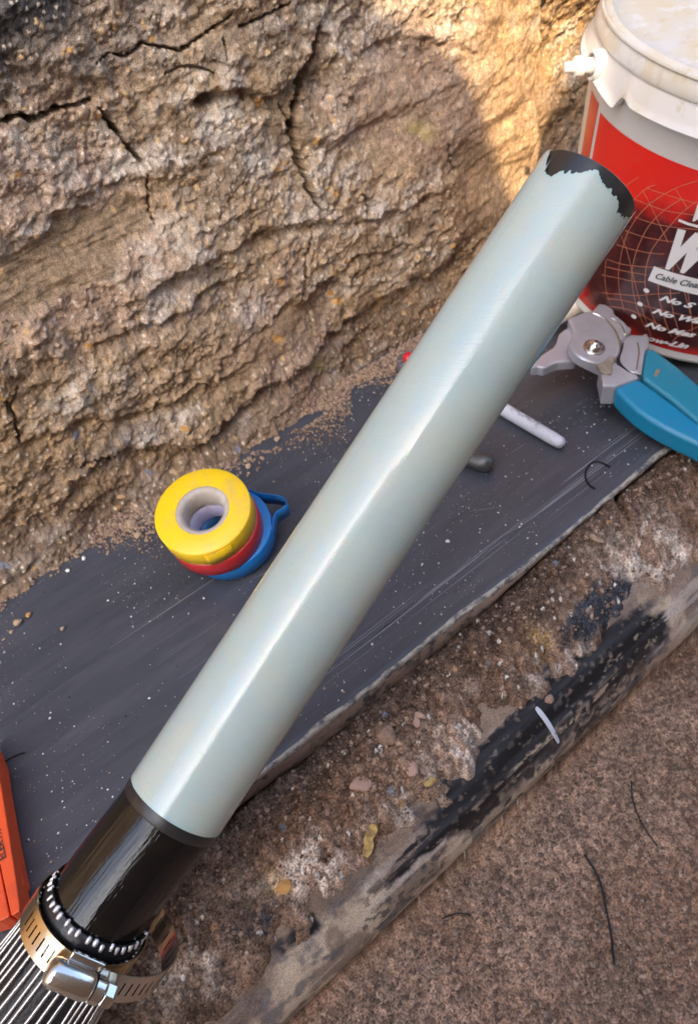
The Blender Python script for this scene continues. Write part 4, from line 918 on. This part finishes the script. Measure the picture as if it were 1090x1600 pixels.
def flat_text(txt, p0, p1, hgt, z, mt, parent, name='lettering', bold=.02):
    cu = bpy.data.curves.new('t', 'FONT'); cu.body = txt; cu.size = 1; cu.offset = bold; cu.resolution_u = 3
    to = bpy.data.objects.new('t', cu); COL.objects.link(to); dg = bpy.context.evaluated_depsgraph_get(); dg.update()
    me = bpy.data.meshes.new_from_object(to.evaluated_get(dg)); bpy.data.objects.remove(to)
    a, b = P(*p0, z), P(*p1, z); e = (b-a)/np.linalg.norm(b-a); g = np.cross([0, 0, 1], e); k = hgt/.7
    V = [a+e*v.co.x*k+g*v.co.y*k for v in me.vertices]; F = [tuple(p.vertices) for p in me.polygons]; bpy.data.meshes.remove(me)
    return mobj(name, V, F, mt, parent, False)
flat_text('ELEKTR', c9([(48, 925)])[0], c9([(-22, 560)])[0], .0042, .0204, m_ink, rule)

# ------------------------------------------------------------------ scraps and stones
m_tie = mat('white_nylon', (.72, .73, .78), .4); m_bscrap = mat('black_scrap', (.010, .010, .011), .4, spec=.3)
def drop(pts, lift, z=None):
    return np.array([(P(x, y, z) if z is not None else on_floor(x, y))+np.array([0, 0, lift]) for x, y in pts])
def strip3(name, path, wd, mt, label, cat, thick=.0009, group=None, taper=True):
    p = smoothline(path, 5); tn_ = np.gradient(p, axis=0); tn_ /= np.linalg.norm(tn_, axis=1)[:, None]; sd_ = np.cross(tn_, [0, 0, 1]); sd_ /= np.linalg.norm(sd_, axis=1)[:, None]
    up = np.cross(sd_, tn_); n = len(p); V = []; F = []
    for i in range(n):
        w = wd/2*(min(1, .45+1.6*math.sin(math.pi*min(max(i/(n-1), .02), .98))) if taper else 1)
        for a, b in ((-1, 0), (1, 0), (1, 1), (-1, 1)): V.append(p[i]+sd_[i]*a*w+up[i]*b*thick)
    for i in range(n-1):
        for q in range(4): F.append((4*i+q, 4*i+(q+1) % 4, 4*i+4+(q+1) % 4, 4*i+4+q))
    F += [(3, 2, 1, 0), (4*n-4, 4*n-3, 4*n-2, 4*n-1)]
    o = mobj(name, V, F, mt, None, False); tag(o, label, cat, group); return o
strip3('tie_scrap', drop([(836, 1107), (848, 1122), (861, 1142), (871, 1161)], .0015), .0038, m_tie, 'white curved cable tie scrap lying on the bare black part of the pipe', 'scrap')
def wire_thing(name, path, r, mt, label, cat, group=None):
    v, f = sweep(smoothline(path, 6), r, 7); o = mobj(name, v, f, mt); tag(o, label, cat, group); return o
ZL = -.158
wire_thing('black_strand', drop([(985, 1222), (987, 1250), (996, 1277), (1010, 1302), (1026, 1324)], .002), .0006, m_bscrap, 'thin curved black strand on the soil, the right and upper one', 'scrap', 'black strands on the trench soil')
wire_thing('black_strand', drop([(912, 1337), (926, 1358), (938, 1385), (945, 1420), (953, 1460), (958, 1508)], .0022), .0009, m_bscrap, 'longest black strand lying on the soil at lower right', 'scrap', 'black strands on the trench soil')
wire_thing('black_strand', drop([(690, 1437), (715, 1428), (735, 1432)], .002), .0005, m_bscrap, 'short faint black strand on the soil beside the pipe', 'scrap', 'black strands on the trench soil')
q = [(952, 731), (940, 725), (927, 723), (917, 731), (913.6, 746), (920, 759), (929, 765)]
wire_thing('curled_tie', drop(q, .0012, 0), .0008, m_bscrap, 'small black curl of plastic lying near the front edge of the board', 'scrap')
wire_thing('curled_fibre', drop([(6, 1193), (18, 1185), (30, 1179), (40, 1176)], .0006, 0), .0005, m_bscrap, 'tiny dark curved fibre on the board above the orange rule', 'scrap')
def rock(name, c, sx, sy, sz, mt, ang=0, seed=0, sub=2, link=True):
    bm = bmesh.new(); bmesh.ops.create_icosphere(bm, subdivisions=sub, radius=1); r = random.Random(seed)
    off = [Vector((r.uniform(-1, 1), r.uniform(-1, 1), r.uniform(-1, 1))).normalized() for _ in range(9)]; cutd = [r.uniform(.55, .9) for _ in range(9)]
    for v in bm.verts:
        for o_, c_ in zip(off, cutd):
            d = v.co.dot(o_)
            if d > c_: v.co -= o_*(d-c_)
        v.co = Vector((v.co.x*sx, v.co.y*sy, v.co.z*sz))
        v.co = Matrix.Rotation(ang, 3, 'Z')@v.co
    me = bpy.data.meshes.new(name); bm.to_mesh(me); bm.free(); me.materials.append(mt); o = bpy.data.objects.new(name, me); COL.objects.link(o); o.location = c
    return o
m_pink = mat('pink_stone', (.40, .265, .205), .85, noise=[(120, (.40, .26, .21), .45, .65, I1)], bump=(300, .8)); m_clod = mat('soil_clod', (.30, .20, .145), .95, noise=[(150, (.18, .12, .085), .45, .6, I1)], bump=(300, 1)); m_tanst = mat('tan_stone', (.38, .27, .175), .9, noise=[(150, (.3, .21, .13), .45, .6, I1)], bump=(300, 1))
m_dsoil = mat('dark_soil', (.13, .082, .056), .95); m_clod2 = mat('tan_soil', (.30, .20, .135), .95)
m_whitest = mat('white_grit', (.72, .70, .66), .7); m_orst = mat('orange_stone', (.52, .28, .09), .8, bump=(200, .8)); m_yst = mat('yellow_flake', (.46, .33, .11), .8, noise=[(160, (.22, .13, .05), .45, .62, I1)], bump=(300, 1))
stones = [(560, 1227, .0088, .0062, .0030, m_pink, 'flat pink stone chip in the middle of the soil over the pipe'), (605, 1149, .0085, .0080, .005, m_clod, 'pale brown soil clod below the front edge of the board'),
          (655, 1119, .0052, .0026, .002, m_pink, 'thin pink chip, right one of two beside the board edge'), (651, 1127, .0030, .0052, .002, m_pink, 'narrow upright pink chip beside the pale soil clod'), (645, 1201, .0065, .005, .003, m_pink, 'small pink stone right of the flat pink chip'),
          (563, 1203, .0030, .0028, .002, m_clod, 'little round clod just above the flat pink chip'), (856, 1094, .0042, .0045, .004, m_clod, 'brown clod beside the white tie scrap'), (44, 872, .0085, .0065, .006, m_tanst, 'large soil lump at the foot of the wall, far left'),
          (70, 866, .0070, .0060, .005, m_tanst, 'soil lump right of the largest one at the wall foot'), (672, 1222, .003, .0055, .002, m_yst, 'pale yellow pebble right of the small pink stone'), (443, 1385, .0050, .0060, .003, m_orst, 'ochre pebble in the soil below the cable'),
          (1000, 1075, .003, .002, .001, m_yst, 'small cream flake on the pipe')]
for i, (x, y, a, b, c_, mt, lb) in enumerate(stones[:-1]):
    p = P(x, y, .004) if y < 900 else on_floor(x, y)
    if y < 900: p = P(x, y, .008)
    tag(rock('stone' if mt not in (m_clod, m_tanst) else 'soil_clod', tuple(p+np.array([0, 0, c_*.35])), a, b, c_, mt, random.uniform(0, 3), 20+i), lb, 'stone' if mt not in (m_clod, m_tanst) else 'clod')
for i, (x, y, s_, mt, lb) in enumerate(((29, 972, .0042, m_tanst, 'round tan pebble on the board near the left edge'), (45, 960, .0030, m_orst, 'orange pebble right of the round tan one on the board'), (98, 982, .0022, m_tanst, 'lone tan pebble on the board right of the orange pebble'), (18, 987, .0020, m_tanst, 'small tan pebble below the round one on the board'),
                                        (131, 872, .0024, m_whitest, 'upper of two white grit grains near the wall foot'), (106, 891, .0022, m_whitest, 'lower of two white grit grains near the wall foot'), (433, 686, .0040, m_tanst, 'pale soil lump above the tape rolls, the upper one'), (388, 728, .0034, m_tanst, 'pale soil lump on the board right above the yellow roll'), (365, 713, .0030, m_tanst, 'small lump left of the one above the yellow roll'),
                                        (699, 846, .0020, m_whitest, 'white grain on the board right of the insulation'), (976, 627, .0022, m_tanst, 'tan grain on the board below the blue handle'), (206, 818, .0060, m_tanst, 'soil clod left of the tape rolls'), (216, 836, .0044, m_tanst, 'smaller clod below the one left of the tape rolls'))):
    tag(rock('pebble' if i < 6 or mt is m_whitest else 'soil_clod', tuple(P(x, y, s_*.5)), s_, s_*.85, s_*.7, mt, i, 60+i), lb, 'pebble')
# yellow leaf scrap
yl = drop([(586, 1289), (583, 1302), (577, 1312), (577, 1326), (572, 1341)], .003)
strip3('dry_leaf', yl, .0062, m_yst, 'crumpled yellow leaf scrap on the whitish soil', 'leaf', .0022)
lf = drop([(922, 840), (930, 847), (942, 850)], .003); strip3('dry_leaf', lf, .0045, m_tanst, 'small tan leaf fragment on the soil below the board', 'leaf', .0006)

# loose crumbs: nobody could count them
def crumbs(name, pts, sizes, mt_list, label):
    base = [(0, 0, 1), (.9, 0, .3), (.28, .85, .35), (-.72, .53, .25), (-.72, -.53, .35), (.28, -.85, .25), (0, 0, -.6)]
    bf = [(0, 1, 2), (0, 2, 3), (0, 3, 4), (0, 4, 5), (0, 5, 1), (6, 2, 1), (6, 3, 2), (6, 4, 3), (6, 5, 4), (6, 1, 5)]
    B = np.array(base); n = len(pts); a = RNG.uniform(0, 6.28, n); st = RNG.uniform(.6, 1.3, (n, 3)); jit = RNG.uniform(.75, 1.2, (n, 7, 1))
    V = B[None]*jit*st[:, None]*np.asarray(sizes)[:, None, None]
    x = V[..., 0]*np.cos(a)[:, None]-V[..., 1]*np.sin(a)[:, None]; y = V[..., 0]*np.sin(a)[:, None]+V[..., 1]*np.cos(a)[:, None]
    V = np.stack([x, y, V[..., 2]], -1)+np.asarray(pts)[:, None]
    F = (np.array(bf)[None]+7*np.arange(n)[:, None, None]).reshape(-1, 3)
    me = bpy.data.meshes.new(name); me.from_pydata(V.reshape(-1, 3).tolist(), [], F.tolist())
    for m_ in mt_list: me.materials.append(m_)
    mi = np.repeat(RNG.integers(0, len(mt_list), n), 10); me.polygons.foreach_set('material_index', mi.astype(np.int32)); me.update()
    o = bpy.data.objects.new(name, me); COL.objects.link(o); tag(o, label, kind='stuff'); return o
# fine white grit over the whole board
n = 9000; x = RNG.uniform(-.15, .85, n); y = .24+RNG.random(n)*.27
keep = fbm(x*16, y*16, 3, 600) > RNG.uniform(.40, .72, n); x, y = x[keep], y[keep]; sz = .00024+.0008*RNG.random(len(x))**5
crumbs('white_grit', np.c_[x, y, sz*.3], sz, [m_whitest, m_whitest, m_tanst], 'fine white grit scattered over the grey board')
n = 700; x = RNG.uniform(-.15, .85, n); y = .24+RNG.random(n)*.27; sz = .0003+.0005*RNG.random(n)**3
crumbs('dark_grit', np.c_[x, y, sz*.2], sz, [m_bscrap], 'fine black specks scattered over the grey board')
# tan crumbs fallen from the wall along the far edge
n = 60000; x = RNG.uniform(-.15, 1.0, n); d = RNG.exponential(.020, n); clump = fbm(x*10, x*0+3, 4, 601); clump2 = fbm(x*22, d*60, 4, 603)
d *= np.clip((clump-.28)*3.2, .15, 2.2); y = .516-d; keep = (y > .36)&((clump2 > .43)|(d < .010)); x, y, d = x[keep], y[keep], d[keep]
sz = (.0005+.0020*RNG.random(len(x))**4)*np.clip(1.15-d*8, .45, 1.1)
crumbs('fallen_crumbs', np.c_[x, y, sz*.4+np.maximum(.010-d, 0)*.5*RNG.random(len(x))], sz, [m_tanst, m_clod, m_clod, m_tanst, m_clod2, m_clod2, m_dsoil, m_tanst], 'tan earth crumbs fallen onto the board along the wall foot')
# crumbs along the board edge and over the soil
n = 9000; x = RNG.uniform(-.18, .78, n); y = RNG.uniform(.155, .232, n); z = np.array([floor_z(a, b) for a, b in zip(x, y)]); ok = z > pipe_top(y)+.001; x, y, z = x[ok], y[ok], z[ok]
sz = .0005+.0016*RNG.random(len(x))**5; crumbs('soil_crumbs', np.c_[x, y, z+sz*.3], sz, [m_dsoil, m_dsoil, m_clod, m_clod, m_clod2], 'small brown crumbs over the soil on top of the pipe')
def fz(x, y):
    i = np.abs(FLOOR[:, 0, 0][None]-x[:, None]).argmin(1); j = np.searchsorted(FLOOR[0, :, 1], y).clip(0, FLOOR.shape[1]-1); return FLOOR[i, j, 2]
n = 30000; x = RNG.uniform(-.05, .62, n); y = RNG.uniform(-.13, .138, n); z = fz(x, y); sz = .0006+.0018*RNG.random(n)**4
crumbs('floor_crumbs', np.c_[x, y, z+sz*.2], sz, [m_dsoil, m_dsoil, m_clod, m_clod2], 'small brown crumbs over the lower trench soil')

# ------------------------------------------------------------------ render
S.render.engine = 'CYCLES'
try:
    S.cycles.use_denoising = True; S.cycles.max_bounces = 8
except Exception: pass
